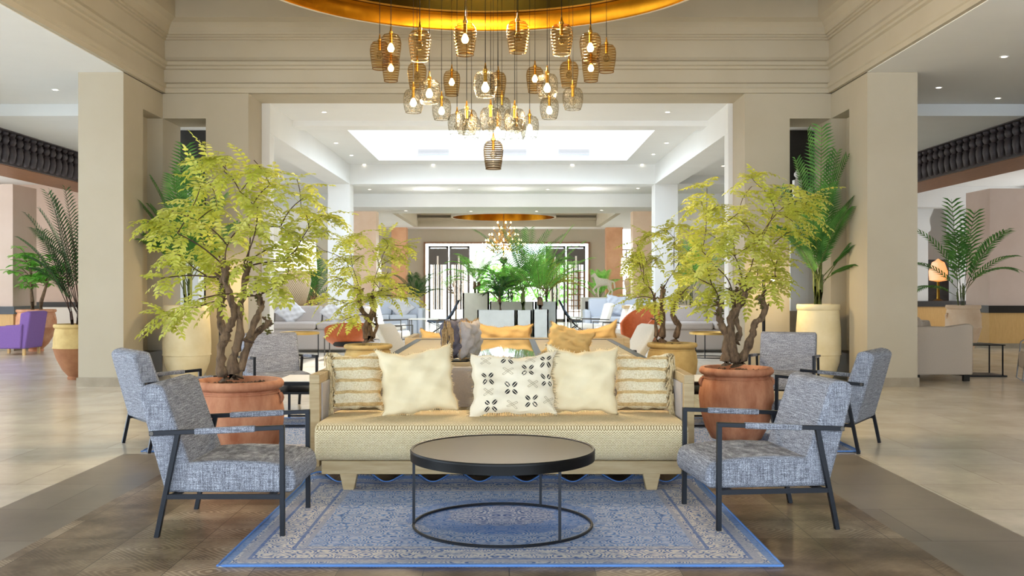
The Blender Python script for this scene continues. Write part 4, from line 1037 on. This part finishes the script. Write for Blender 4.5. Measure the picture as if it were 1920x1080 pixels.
palm(t, 1.0, [(90, 85, 1.9), (10, 68, 1.7), (175, 66, 1.6), (0, 55, 1.3), (180, 50, 1.3), (-60, 65, 1.5), (-120, 60, 1.5), (-10, 40, 1.1), (190, 30, 1.0), (60, 70, 1.7), (-90, 80, 1.7)], 24, stems=6, spread=.10, ll=.34, lw=.05, stem_h=.5, n=15)
# the broad leaved pair of stems in the terracotta jar at far left
t = thing('potted_ficus', 'bright green bushy tree in a round terracotta jar by the left wall', 'potted tree', (-10.5, 21.9, 0)); pot(t, 'urn', .42, .93, 'terracotta_pale', 1)
rnd = random.Random(5); m = MB(); lf = MB()
for bx, tx, tz in ((-.08, -.12, 2.0), (.10, .22, 1.7)):
    m.tube([(bx, 0, .85), (bx*1.1, 0, 1.1), (tx, 0, 1.45), (tx, 0, tz)], [.05, .045, .03, .012], 8)
    for k in range(40):
        a = rnd.uniform(0, 6.28); e = rnd.uniform(-.1, 1.2); R = rnd.uniform(.2, .48); h0 = rnd.uniform(1.4, tz); p0 = Vector((tx, 0, h0)); p1 = p0+Vector((math.cos(a)*math.cos(e), math.sin(a)*math.cos(e), math.sin(e)*1.1))*R
        m.tube(curve_pts(p0, p1, (0, 0, .04), 4), .005, 4)
        for q in range(6):
            b = 2*PI*q/6; d = Vector((math.cos(b), math.sin(b), rnd.uniform(-.6, .1))).normalized(); leaflet(lf, p1, d, Vector((0, 0, 1)), rnd.uniform(.15, .24), .095)
m.build('stems', 'bark', t, smooth=True); lf.build('foliage', 'leaf_bright', t)['kind'] = 'stuff'
# ------------------------------------------------------------------ floor lamps
def floor_lamp(label, x, y, h, lit, rz):
    t = thing('floor_lamp', label, 'floor lamp', (x, y, 0), rz)
    MB().box(-.13, .13, -.10, .10, 0, .03).build('base', 'black_metal', t, bevel=.004)
    MB().bar((0, 0, .03), (0, 0, h), .035).build('pole', 'black_metal', t)
    MB().tube([(0, 0, h-.02), (.08, 0, h+.03), (.16, 0, h+.02)], .010, 6).build('arm', 'black_metal', t)
    MB().lathe([(.02, .06), (.05, .055), (.12, .0), (.115, -.002), (.045, .045)], 20, (.16, 0, h-.03), cap=False).build('lamp_shade', 'black_metal', t, smooth=True)
    MB().lathe([(0, .03), (.035, .0), (.035, -.02), (0, -.05)], 14, (.16, 0, h-.02)).build('bulb', 'bulb_glow', t, smooth=True)
    if lit:
        l = bpy.data.lights.new('floor_lamp_light', 'POINT'); l.energy = lit; l.color = (1, .74, .36); l.shadow_soft_size = .05
        o = bpy.data.objects.new('floor_lamp_light', l); COL.objects.link(o); o.location = (x+.16*math.cos(rz), y+.16*math.sin(rz), h-.12)
floor_lamp('lit black floor lamp glowing against the wall right of the right terracotta tree', 3.88, 15.05, 1.58, 16, .35)
floor_lamp('black floor lamp pole beside the left cream jar, its head lost in leaves', -4.42, 15.1, 1.62, 12, PI*.35)

# ------------------------------------------------------------------ upholstered sofas behind (front faces -Y)
def banquette(label, x, y, W, mat, D=.95, zs=.66, zb=.99, arms=True, rz=0, seat_mat=None, nb=2, group=None):
    t = thing('lounge_sofa', label, 'sofa', (x, y, 0), rz, group)
    MB().box(-W/2, W/2, -D/2+.03, D/2, .06, zs-.16).build('base', mat, t, bevel=.03, seg=3, smooth=True)
    for k in range(nb):
        a = -W/2+W*k/nb; MB().box(a+.01, a+W/nb-.01, -D/2, D/2-.22, zs-.16, zs).build('seat_cushion', seat_mat or mat, t, bevel=.05, seg=4, smooth=True)
        MB().prism([(D/2-.32, zs-.02), (D/2-.04, zs-.02), (D/2+.0, zb), (D/2-.16, zb+.01)], 'x', a+.01, a+W/nb-.01).build('back_cushion', mat, t, bevel=.04, seg=4, smooth=True)
    MB().box(-W/2, W/2, D/2-.08, D/2+.04, .06, zb-.02).build('back_frame', mat, t, bevel=.02)
    if arms:
        for s in (-1, 1):
            a, b = sorted((s*W/2, s*(W/2+.16))); MB().box(a, b, -D/2+.05, D/2+.04, .06, zs+.18).build('arm', mat, t, bevel=.06, seg=4, smooth=True)
    for sx in (-1, 1):
        for sy in (-1, 1): MB().box(sx*(W/2-.08)-.03, sx*(W/2-.08)+.03, sy*(D/2-.1)-.03, sy*(D/2-.1)+.03, 0, .065).build('leg', 'black_stain', t)
    return t
banquette('grey lounge sofa with two square pillows, left behind the gold table', -4.2, 21.9, 2.15, 'fabric_grey')
banquette('grey lounge sofa behind the right gold table, before the wooden ledge', 4.45, 21.9, 2.45, 'fabric_grey')
banquette('pale blue lounge sofa far left of the concrete planters', -3.45, 28.8, 1.6, 'fabric_blue', zs=.62, zb=1.1)
banquette('pale blue lounge sofa far right, in front of the horse statue', 3.15, 27.0, 1.9, 'fabric_blue', zs=.62, zb=1.1)
def scatter(label, c, s, mat, roll, seed, lean=-.2, yaw=0):
    cushion(label, 'pillow', c, s, s, .16, mat, seed, lean=lean, yaw=yaw, roll=roll, name='pillow', sag=0)
scatter('square grey pillow on its corner, left on the left grey sofa', (-4.83, 21.75, .78), .50, 'fabric_light', 0, 31)
scatter('square grey pillow on its corner, right on the left grey sofa', (-3.85, 21.75, .78), .50, 'fabric_light', 0, 32)
scatter('pale square pillow on its corner on the far left blue sofa', (-3.15, 28.6, .70), .58, 'fabric_light', 0, 33)
scatter('pale square pillow leaning on the far right blue sofa', (2.85, 26.8, .66), .55, 'fabric_blue', .15, 34)
for o in [o for o in COL.objects if o.name.startswith('pillow') and o.parent is None]:
    if 'corner' in o['label']:
        o.rotation_euler = Euler((-.22, A(45), 0), 'YXZ')
        s = .5; o.location.x -= .25*math.sin(A(45))*1.0; o.location.z = o.location.z-.08+.0
# low partitions with wooden ledges behind the grey sofas
for nm, x0, x1, lb in (('partition', -7.2, -3.1, 'white low partition with a wooden ledge behind the left grey sofa'), ('partition', 2.65, 6.3, 'white low partition with a wooden ledge behind the right grey sofa')):
    t = thing(nm, lb, 'partition', ((x0+x1)/2, 22.75, 0)); W = (x1-x0)/2
    MB().box(-W, W, -.12, .12, 0, .93).build('panel', 'paper_white', t); MB().box(-W-.03, W+.03, -.2, .25, .93, 1.0).build('ledge', 'oak_limed', t, bevel=.005)
# huge wicker table lamps
def wicker_lamp(label, x, y, z, s=1.0):
    t = thing('wicker_lamp', label, 'table lamp', (x, y, z), 0, 'wicker lamps with white drum shades')
    MB().lathe([(.20*s, 0), (.24*s, .03*s), (.33*s, .35*s), (.37*s, .58*s), (.34*s, .70*s), (.20*s, .77*s), (.16*s, .80*s)], 40).build('wicker_base', 'wicker', t, smooth=True)
    MB().lathe([(.50*s, .80*s), (.47*s, 1.46*s), (.465*s, 1.46*s), (.495*s, .80*s)], 48, cap=False).build('lamp_shade', 'shade_glow', t, smooth=True)
    MB().lathe([(.03*s, .78*s), (.03*s, 1.3*s), (0, 1.31*s)], 10).build('stem', 'brass', t)
wicker_lamp('large wicker lamp with white drum shade behind the left grey sofa', -4.95, 22.8, 1.0)
wicker_lamp('wicker lamp with white drum shade farther back, right of the left hall pillar', -5.1, 35.5, 1.0)
wicker_lamp('wicker lamp with white drum shade farther back, left of the right hall pillar', 4.5, 35.5, 1.0)
for x in (-5.1, 4.5):
    t = thing('console_table', 'pale console table carrying the far %s wicker lamp' % ('left' if x < 0 else 'right'), 'console table', (x, 35.5, 0))
    MB().box(-.9, .9, -.3, .3, .93, 1.0).build('tabletop', 'paper_white', t)
    for s in (-1, 1): MB().box(s*.82-.05, s*.82+.05, -.28, .28, 0, .93).build('leg', 'paper_white', t)

# ------------------------------------------------------------------ orange shell chairs, white curved chairs
def shell(t, mat, R, z0, z1, open_=1.0, lean=.12, nm='shell'):
    m = MB(); n = 28
    def fn(u, v):
        a = PI/2+(u-.5)*2*PI*.62*open_; h = z0+(z1-z0)*(1-.45*abs(2*u-1)**2.5)*v
        r = R*(.55+.45*min(1, v*2.2))*(1+lean*v); return (r*math.cos(a), r*math.sin(a)*.95, h)
    m.grid(fn, n, 10); o = m.build(nm, mat, t, smooth=True); md = o.modifiers.new('t', 'SOLIDIFY'); md.thickness = .04; md.offset = 0
    return o
def shell_chair(label, x, y, rz, mat, R=.36, z0=.36, z1=.95, seat='fabric_black', leg='black_metal', name='shell_chair'):
    t = thing(name, label, 'lounge chair', (x, y, 0), rz)
    shell(t, mat, R, z0, z1)
    MB().lathe([(0, z0-.02), (R*.7, z0), (R*.86, z0+.08), (R*.6, z0+.13), (0, z0+.14)], 24).build('seat', seat, t, smooth=True)
    MB().tube([(0, 0, .05), (0, 0, z0)], .025, 8).build('pedestal', leg, t)
    for k in range(4):
        a = PI/4+k*PI/2; MB().bar((0, 0, .06), (.30*math.cos(a), .30*math.sin(a), .015), .025).build('foot', leg, t)
shell_chair('orange leather shell chair just right of the left grey sofa', -2.72, 16.6, A(200), 'leather_orange', R=.33, z0=.44, z1=.84)
shell_chair('orange leather shell chair with black seat, beside the right lime tree trunk', 2.28, 17.2, A(-60), 'leather_orange', R=.36, z0=.40, z1=1.10)
def curved_chair(label, x, y, rz):
    t = thing('curved_chair', label, 'lounge chair', (x, y, 0), rz)     # front faces -Y; one bent shell
    pts = [(-.46, .40), (-.30, .37), (.05, .33), (.25, .40), (.40, .62), (.52, .84), (.60, .88), (.63, .84), (.57, .76), (.46, .55), (.33, .33), (.12, .24), (-.1, .24), (-.46, .33)]
    MB().prism(pts, 'x', -.33, .33).build('seat_shell', 'fabric_white', t, smooth=True, bevel=.02, seg=3, angle=60)
    for s in (-1, 1):
        MB().tube([(s*.35, -.36, 0), (s*.36, -.36, .52), (s*.36, .22, .50), (s*.35, .34, 0)], .012, 6).build('side_frame', 'black_metal', t, smooth=True)
curved_chair('white curved lounge chair beside the left yellow clay pot', -1.34, 14.75, A(75))
curved_chair('white curved lounge chair beside the right yellow clay pot', 1.55, 14.75, A(-75))
def metal_armchair(label, x, y, rz, mat='fabric_white', frame='grey_metal', s=1.0, group=None):
    t = thing('metal_armchair', label, 'armchair', (x, y, 0), rz, group)      # faces -Y
    MB().prism([(-.32, .38), (.30, .34), (.34, .46), (-.30, .52)], 'x', -.28, .28).build('seat', mat, t, smooth=True, bevel=.04, seg=3)
    MB().prism([(.22, .42), (.34, .40), (.52, .98), (.47, 1.02), (.38, .99)], 'x', -.28, .28).build('backrest', mat, t, smooth=True, bevel=.04, seg=3)
    for q in (-1, 1): MB().tube([(q*.32, .30, .0), (q*.32, -.34, .0), (q*.32, -.34, .62), (q*.32, .36, .60)], .014, 6).build('side_frame', frame, t)
    MB().bar((-.32, -.3, .34), (.32, -.3, .34), .02).bar((-.32, .26, .34), (.32, .26, .34), .02).build('cross_rail', frame, t)
G = 'white armchairs with thin metal frames in the middle hall'
for x, y, r, lb in ((-2.45, 20.6, 75, 'white cushioned metal armchair nearest to the left blue sofa, turned left'), (-2.9, 24.2, 80, 'white cushioned metal armchair farther back before the left blue sofa'),
 (2.35, 22.6, -75, 'white cushioned metal armchair nearest before the right blue sofa'), (2.1, 25.0, -80, 'white cushioned metal armchair farther back before the right blue sofa')):
    metal_armchair(lb, x, y, A(r), group=G)
def low_table(label, x, y, w, d, z, top='paper_white', leg='grey_metal'):
    t = thing('low_table', label, 'low table', (x, y, 0))
    MB().box(-w/2, w/2, -d/2, d/2, z-.025, z).build('tabletop', top, t, bevel=.004)
    for sx in (-1, 1):
        for sy in (-1, 1): MB().bar((sx*(w/2-.03), sy*(d/2-.03), 0), (sx*(w/2-.03), sy*(d/2-.03), z-.025), .022).build('leg', leg, t)
low_table('small pale low table left, between white armchair and blue sofa', -3.3, 19.6, .7, .6, .45, 'oak_limed')
low_table('pale low table beside the left blue sling chair', -2.35, 27.2, .8, .6, .55)
low_table('pale low table beside the right blue sling chair', 2.15, 28.4, .8, .6, .55)
# blue sling chairs
def sling(label, x, y, rz):
    t = thing('sling_chair', label, 'sling chair', (x, y, 0), rz, 'blue sling chairs beside the concrete planters')     # faces -X ; back towards +X
    pts = [(-.42, .42), (-.1, .38), (.12, .40), (.30, .62), (.50, 1.02), (.47, 1.04), (.26, .66), (.08, .44), (-.1, .42), (-.42, .46)]
    MB().prism(pts, 'y', -.28, .28).build('sling', 'sling_blue', t)
    for s in (-1, 1):
        MB().tube([(.50, s*.29, 1.04), (.30, s*.29, .62), (.0, s*.29, .28), (-.38, s*.29, .02)], .018, 6).build('side_frame', 'black_metal', t)
        MB().tube([(-.42, s*.29, .44), (.0, s*.29, .26), (.30, s*.29, .06), (.48, s*.29, .02)], .018, 6).build('rear_frame', 'black_metal', t)
sling('blue sling chair left of the concrete planters', -1.95, 28.6, 0); sling('blue sling chair right of the concrete planters', 1.95, 29.0, PI)

# ------------------------------------------------------------------ concrete planters and their plants
def trough(label, x0, x1, y0, y1, z, mat):
    t = thing('concrete_planter', label, 'planter', ((x0+x1)/2, (y0+y1)/2, 0)); a, b = (x1-x0)/2, (y1-y0)/2; k = .04
    MB().box(-a, a, -b, -b+k, 0, z).box(-a, a, b-k, b, 0, z).box(-a, -a+k, -b, b, 0, z).box(a-k, a, -b, b, 0, z).build('walls', mat, t)
    MB().box(-a+k, a-k, -b+k, b-k, .1, z-.06).build('soil', 'soil', t)
    return ((x0+x1)/2, (y0+y1)/2, z-.06)
p1 = trough('tall warm grey concrete planter at the left of the group', -1.37, -.60, 29.0, 29.7, 1.24, 'concrete_warm')
p2 = trough('wide warm concrete planter in the back middle of the group', -.58, .72, 29.0, 29.7, .98, 'concrete_warm')
p3 = trough('tall grey concrete planter at the right back of the group', .76, 1.40, 29.0, 29.7, .98, 'concrete_grey')
p4 = trough('wide pale grey concrete planter, front left of the group', -.91, .18, 28.0, 28.6, .76, 'concrete_grey')
p5 = trough('narrow pale grey concrete planter, front middle of the group', .20, .64, 28.0, 28.6, .76, 'concrete_grey')
p6 = trough('narrow pale grey concrete planter, front right of the group', .67, 1.11, 28.0, 28.6, .78, 'concrete_grey')
def plant(name, label, loc, fn): t = thing(name, label, 'plant', loc); fn(t); return t
def ringf(n, e0, e1, L, off=0): return [((k*360/n*1.0+off) % 360, e0+(e1-e0)*((k*5) % n)/n, L*(.8+.2*((k*3) % n)/n)) for k in range(n)]
plant('palm_plant', 'tall glossy palm in the narrow middle concrete planter', p5, lambda t: palm(t, 0, ringf(11, 58, 84, 2.15)+[(165, 62, 2.3), (15, 66, 2.2), (0, 48, 1.7), (180, 44, 1.7)], 41, leaf='leaf_palm', stems=3, spread=.06, ll=.36, lw=.03, stem_r=.05, stem_h=.7, n=24, droop=.9))
plant('palm_plant', 'bright palm with a fibrous trunk in the narrow right concrete planter', p6, lambda t: palm(t, 0, ringf(13, 50, 84, 1.9, 10)+[(10, 56, 2.1), (0, 74, 2.3), (-10, 66, 2.2)], 42, leaf='leaf_bright', stems=2, spread=.06, ll=.36, lw=.03, stem_r=.10, stem_h=.6, stem_mat='bark', n=24, droop=1.0))
plant('fan_palm', 'bright feathery plant in the tall left concrete planter', p1, lambda t: palm(t, 0, ringf(20, 30, 85, 1.35, 5), 43, leaf='leaf_bright', stems=2, spread=.08, ll=.28, lw=.028, stem_r=.07, stem_h=.5, stem_mat='bark', n=20, droop=1.5))
plant('yucca', 'small dark spiky plant in the wide front concrete planter', (p4[0]+.12, p4[1], p4[2]), lambda t: palm(t, 0, ringf(12, 25, 75, .7), 44, leaf='leaf_dark', stems=1, spread=.02, ll=.25, lw=.04, stem_r=.05, stem_h=.8, stem_mat='bark', n=12))
plant('leafy_plant', 'dense green plant in the wide back concrete planter', p2, lambda t: palm(t, 0, ringf(20, 30, 75, 1.2), 45, leaf='leaf_bright', stems=3, spread=.3, ll=.34, lw=.07, stem_r=.03, stem_h=.5, n=12))
plant('leafy_plant', 'pale yellow green plant in the tall right concrete planter', p3, lambda t: palm(t, 0, ringf(18, 30, 75, 1.2), 46, leaf='leaf_lime', stems=2, spread=.1, ll=.28, lw=.05, stem_r=.03, stem_h=.5, n=14))
def floor_palm(label, x, y, R, H, n, L, leaf, seed, potmat='concrete_warm'):
    t = thing('potted_palm', label, 'potted palm', (x, y, 0)); pot(t, 'jar', R, H, potmat)
    palm(t, H*.93, [((a*360/n+seed*31) % 360, 40+(a*23+seed*7) % 45, L) for a in range(n)], seed, leaf=leaf, stems=4, spread=.08, ll=.35, lw=.04, stem_h=.6, n=18)
floor_palm('dark potted palm between the left wicker lamp and the hall pillar', -5.35, 26.4, .3, .6, 11, 1.5, 'leaf_palm', 51)
floor_palm('green potted palm left of the brown marble pillar by the doors', -3.5, 36.6, .3, .6, 11, 1.2, 'leaf_dark', 52)
floor_palm('green potted palm between horse statue and right brown marble pillar', 3.35, 36.8, .3, .6, 11, 1.1, 'leaf_bright', 53)
floor_palm('bright potted palm behind the right hall lamp, before the peach marble pillar', 5.1, 28.0, .3, .8, 11, 1.6, 'leaf_bright', 54)

# ------------------------------------------------------------------ horse statue on a white console
t = thing('console_table', 'white box console carrying the horse statue', 'console table', (2.95, 30.2, 0)); 
MB().box(-.75, .75, -.3, .3, .98, 1.10).box(-.75, -.65, -.3, .3, 0, .98).box(.65, .75, -.3, .3, 0, .98).build('body', 'paper_white', t); MB().box(-.65, .65, .0, .25, .05, .98).build('recess', 'black_stain', t)
t = thing('horse_statue', 'cream horse statue with a raised foreleg on the white console', 'statue', (2.88, 30.2, 1.10))
import bmesh
def skin(name, V, E, R, mat, parent, root=0, sub=2):
    me = bpy.data.meshes.new(name); me.from_pydata([tuple(v) for v in V], E, []); o = bpy.data.objects.new(name, me); COL.objects.link(o); o.parent = parent
    bm = bmesh.new(); bm.from_mesh(me); ly = bm.verts.layers.skin.verify()
    for v, r in zip(bm.verts, R): v[ly].radius = (r, r); v[ly].use_root = (v.index == root)
    bm.to_mesh(me); bm.free()
    o.modifiers.new('skin', 'SKIN').use_smooth_shade = True
    md = o.modifiers.new('sub', 'SUBSURF'); md.levels = sub; md.render_levels = sub
    me.materials.append(M[mat]); return o
V = [(.0, 0, .46), (.16, 0, .47), (-.16, 0, .46), (-.22, 0, .56), (-.255, 0, .66), (-.29, 0, .70), (-.345, 0, .655), (-.375, 0, .62),
     (-.17, -.05, .36), (-.25, -.05, .31), (-.32, -.05, .22), (-.27, -.05, .13), (-.25, -.05, .10),
     (-.14, .05, .34), (-.16, .05, .20), (-.15, .05, .04), (-.17, .05, .012),
     (.19, -.05, .37), (.22, -.05, .26), (.27, -.05, .20), (.25, -.05, .05), (.23, -.05, .012),
     (.18, .05, .37), (.17, .05, .26), (.20, .05, .19), (.12, .05, .04), (.10, .05, .012),
     (.24, 0, .49), (.32, 0, .47), (.345, 0, .36), (.35, 0, .24), (-.265, -.02, .745), (-.265, .02, .745)]
E = [(0, 1), (0, 2), (2, 3), (3, 4), (4, 5), (5, 6), (6, 7), (2, 8), (8, 9), (9, 10), (10, 11), (11, 12), (2, 13), (13, 14), (14, 15), (15, 16), (1, 17), (17, 18), (18, 19), (19, 20), (20, 21), (1, 22), (22, 23), (23, 24), (24, 25), (25, 26), (1, 27), (27, 28), (28, 29), (29, 30), (5, 31), (5, 32)]
R = [.105, .11, .11, .075, .055, .05, .035, .028, .055, .038, .026, .018, .024, .05, .03, .02, .028, .06, .042, .024, .02, .028, .06, .042, .024, .02, .028, .03, .025, .03, .012, .010, .010]
skin('body', V, E, R, 'plaster_statue', t)

# ------------------------------------------------------------------ white tower lanterns and dark screens in the openings
def tower(label, x, y, z0, steps, mat='white_metal'):
    t = thing('tower_sculpture', label, 'tower sculpture', (x, y, z0)); m = MB(); z = 0
    for w_, h in steps: m.box(-w_/2, w_/2, -w_/2, w_/2, z, z+h); z += h
    m.build('tiers', mat, t, bevel=.008); MB().lathe([(0, 0), (.03, .01), (.02, .04), (.055, .08), (.055, .12), (.03, .15), (0, .20)], 12, (0, 0, z)).build('finial', mat, t, smooth=True)
tower('white stepped tower sculpture, taller one in the right opening', 5.22, 17.9, 1.0, [(.34, 1.3), (.28, .35), (.20, .32), (.14, .40)])
tower('slim white tower sculpture beside the taller one in the right opening', 5.46, 17.9, 1.0, [(.16, 1.6), (.12, .45)])
tower('white stepped tower sculpture in the left opening', -5.76, 17.9, 1.0, [(.34, 1.3), (.28, .30), (.2, .3), (.14, .38)])

# ------------------------------------------------------------------ right aisle seating
t = thing('boxy_sofa', 'beige box sofa seen from its arm end behind the right pillar', 'sofa', (6.55, 16.0, 0))   # faces +X
MB().box(-.46, .46, -.95, .95, .10, .42).build('base', 'fabric_beige', t, bevel=.02)
for y0, y1 in ((-1.05, -.90), (.90, 1.05)):
    MB().prism([(-.46, .10), (.475, .10), (.485, .84), (.43, .875), (.1, .83), (-.46, .84)], 'y', y0, y1).build('arm', 'fabric_beige', t, bevel=.02, smooth=True, seg=3)
MB().prism([(-.46, .10), (-.28, .10), (-.20, .50), (-.40, .99), (-.50, .98)], 'y', -.90, .90).build('backrest', 'fabric_beige', t, bevel=.03, smooth=True, seg=3)
for y0, y1 in ((-.89, 0), (0, .89)):
    MB().box(-.26, .44, y0, y1, .42, .56).build('seat_cushion', 'fabric_beige', t, bevel=.03, smooth=True, seg=3)
    MB().prism([(-.26, .52), (-.08, .52), (-.24, .97), (-.38, .99)], 'y', y0+.02, y1-.02).build('back_cushion', 'fabric_beige', t, bevel=.04, smooth=True, seg=3)
for x in (-.40, .36):
    for y in (-1.0, .95): MB().box(x, x+.09, y, y+.06, 0, .10).build('leg', 'black_stain', t)
t = thing('glass_side_table', 'small black glass side table right of the beige sofa', 'side table', (7.62, 16.0, 0))
MB().box(-.30, .30, -.25, .25, .495, .51).build('glass_top', 'black_frame', t); MB().box(-.32, .32, -.27, .27, .0, .02).build('base', 'black_metal', t)
for sx in (-1, 1):
    for sy in (-1, 1): MB().bar((sx*.27, sy*.22, .02), (sx*.27, sy*.22, .495), .018).build('leg', 'black_metal', t)
def sled(label, x, y, rz):
    t = thing('sled_armchair', label, 'armchair', (x, y, 0), rz, 'beige armchairs with flat metal loop arms')   # faces -X
    MB().box(-.34, .30, -.28, .28, .22, .46).build('seat', 'fabric_beige', t, bevel=.03, seg=3, smooth=True)
    MB().prism([(.18, .30), (.34, .30), (.46, .82), (.34, .84)], 'y', -.28, .28).build('backrest', 'fabric_beige', t, bevel=.03, seg=3, smooth=True)
    for s in (-1, 1):
        m = MB(); pts = [(.40, .02), (-.30, .02), (-.36, .06), (-.30, .60), (-.24, .64), (.36, .50)]
        for a, b in zip(pts, pts[1:]): m.bar((a[0], s*.32, a[1]), (b[0], s*.32, b[1]), .05, .014)
        m.build('loop_arm', 'grey_metal', t)
sled('beige armchair with flat metal loop arms at the right edge', 7.95, 14.6, A(-20)); sled('beige armchair with loop arms behind the glass table', 7.85, 17.9, A(180))
t = thing('striped_chair', 'white and red striped chair behind the beige sofa', 'chair', (8.35, 21.4, 0))
MB().box(-.3, .3, -.3, .3, .25, .48).build('seat', 'fabric_white', t, bevel=.03); MB().prism([(-.36, .45), (-.26, .45), (-.32, 1.05), (-.42, 1.03)], 'y', -.3, .3).build('backrest', 'fabric_white', t, bevel=.02)
MB().box(-.44, -.24, -.12, -.08, .5, 1.04).box(-.44, -.24, .08, .12, .5, 1.04).build('red_stripe', 'red_mat', t)
for sx in (-1, 1):
    for sy in (-1, 1): MB().box(sx*.25-.02, sx*.25+.02, sy*.25-.02, sy*.25+.02, 0, .25).build('leg', 'yellow_wood', t)
t = thing('samovar_lamp', 'glowing amber lantern in the arched opening on the right', 'lantern', (13.3, 30.6, 1.0))
MB().lathe([(.16, 0), (.05, .05), (.04, .55), (.05, .6)], 16).build('stand', 'brass', t, smooth=True)
MB().lathe([(.05, .58), (.26, .62), (.28, .9), (.18, 1.18), (.10, 1.22), (0, 1.3)], 20).build('lamp_shade', 'amber_glow', t, smooth=True)
MB().box(-.4, .4, -.3, .3, -1.0, -.001).build('stand_block', 'black_stain', t)
# purple armchair at the left edge
t = thing('purple_armchair', 'purple upholstered armchair at the left edge near the wall', 'armchair', (-10.45, 20.9, 0))     # faces -X
MB().box(-.36, .26, -.34, .34, .16, .46).build('seat', 'fabric_purple', t, bevel=.03, seg=3, smooth=True)
MB().prism([(.20, .14), (.38, .14), (.50, .90), (.42, .92), (.28, .88)], 'y', -.38, .38).build('backrest', 'fabric_purple', t, bevel=.025, seg=3, smooth=True)
for s in (-1, 1):
    a, b = sorted((s*.30, s*.42)); MB().prism([(-.40, .14), (.30, .14), (.34, .66), (.1, .62), (-.40, .60)], 'y', a, b).build('arm', 'fabric_purple', t, bevel=.03, seg=3, smooth=True)
for x in (-.34, .30):
    for y in (-.34, .30): MB().box(x, x+.05, y, y+.05, 0, .15).build('leg', 'yellow_wood', t)
t = thing('bright_area_cabinet', 'white low cabinet standing in for a bright area at the left end wall', 'cabinet', (-12.3, 27.6, 0)); MB().box(-1.0, 1.0, -.3, .3, 0, .85).build('body', 'paper_white', t, bevel=.01);  # stand-in for a window-like bright area behind the palms
for s in (-1, 1): MB().box(-.5+s*.48-.0, .0+s*.48, -.32, -.3, .08, .78).build('door', 'paper_white', t)

# ------------------------------------------------------------------ beyond the doors
def bush(name, label, x, y, R, H, leaf, seed, cat='shrub'):
    t = thing(name, label, cat, (x, y, 0)); rnd = random.Random(seed); lf = MB(); st = MB()
    st.tube([(0, 0, 0), (0, 0, H*.5)], .05, 6)
    for k in range(700):
        a, b = rnd.uniform(0, 6.28), rnd.uniform(-1, 1); r = R*(.6+.4*rnd.random()); c = Vector((r*math.cos(a)*(1-b*b)**.5, r*math.sin(a)*(1-b*b)**.5, H*.62+b*H*.38))
        if k < 40: st.tube([(0, 0, H*.3), c], [.02, .006], 4)
        leaflet(lf, c, Vector((rnd.uniform(-1, 1), rnd.uniform(-1, 1), rnd.uniform(-1, .4))).normalized(), Vector((rnd.uniform(-.5, .5), rnd.uniform(-.5, .5), 1)).normalized(), .22, .12)
    st.build('stems', 'bark', t); lf.build('foliage', leaf, t)['kind'] = 'stuff'
bush('flowering_tree', 'white flowering bush outside the left part of the doors', -2.3, 42.5, 1.2, 3.6, 'blossom_white', 61); bush('garden_shrub', 'green shrub outside the middle of the doors', -.4, 44, 1.3, 2.4, 'leaf_bright', 62); bush('garden_shrub', 'green shrub outside the right part of the doors', 1.9, 44, 1.4, 2.8, 'leaf_bright', 63)
t = thing('red_mat', 'red mat on the floor before the left doors', 'mat', (-1.4, 38.6, 0)); MB().box(-.9, .5, -.5, .5, .0, .02).build('pile', 'red_mat', t)
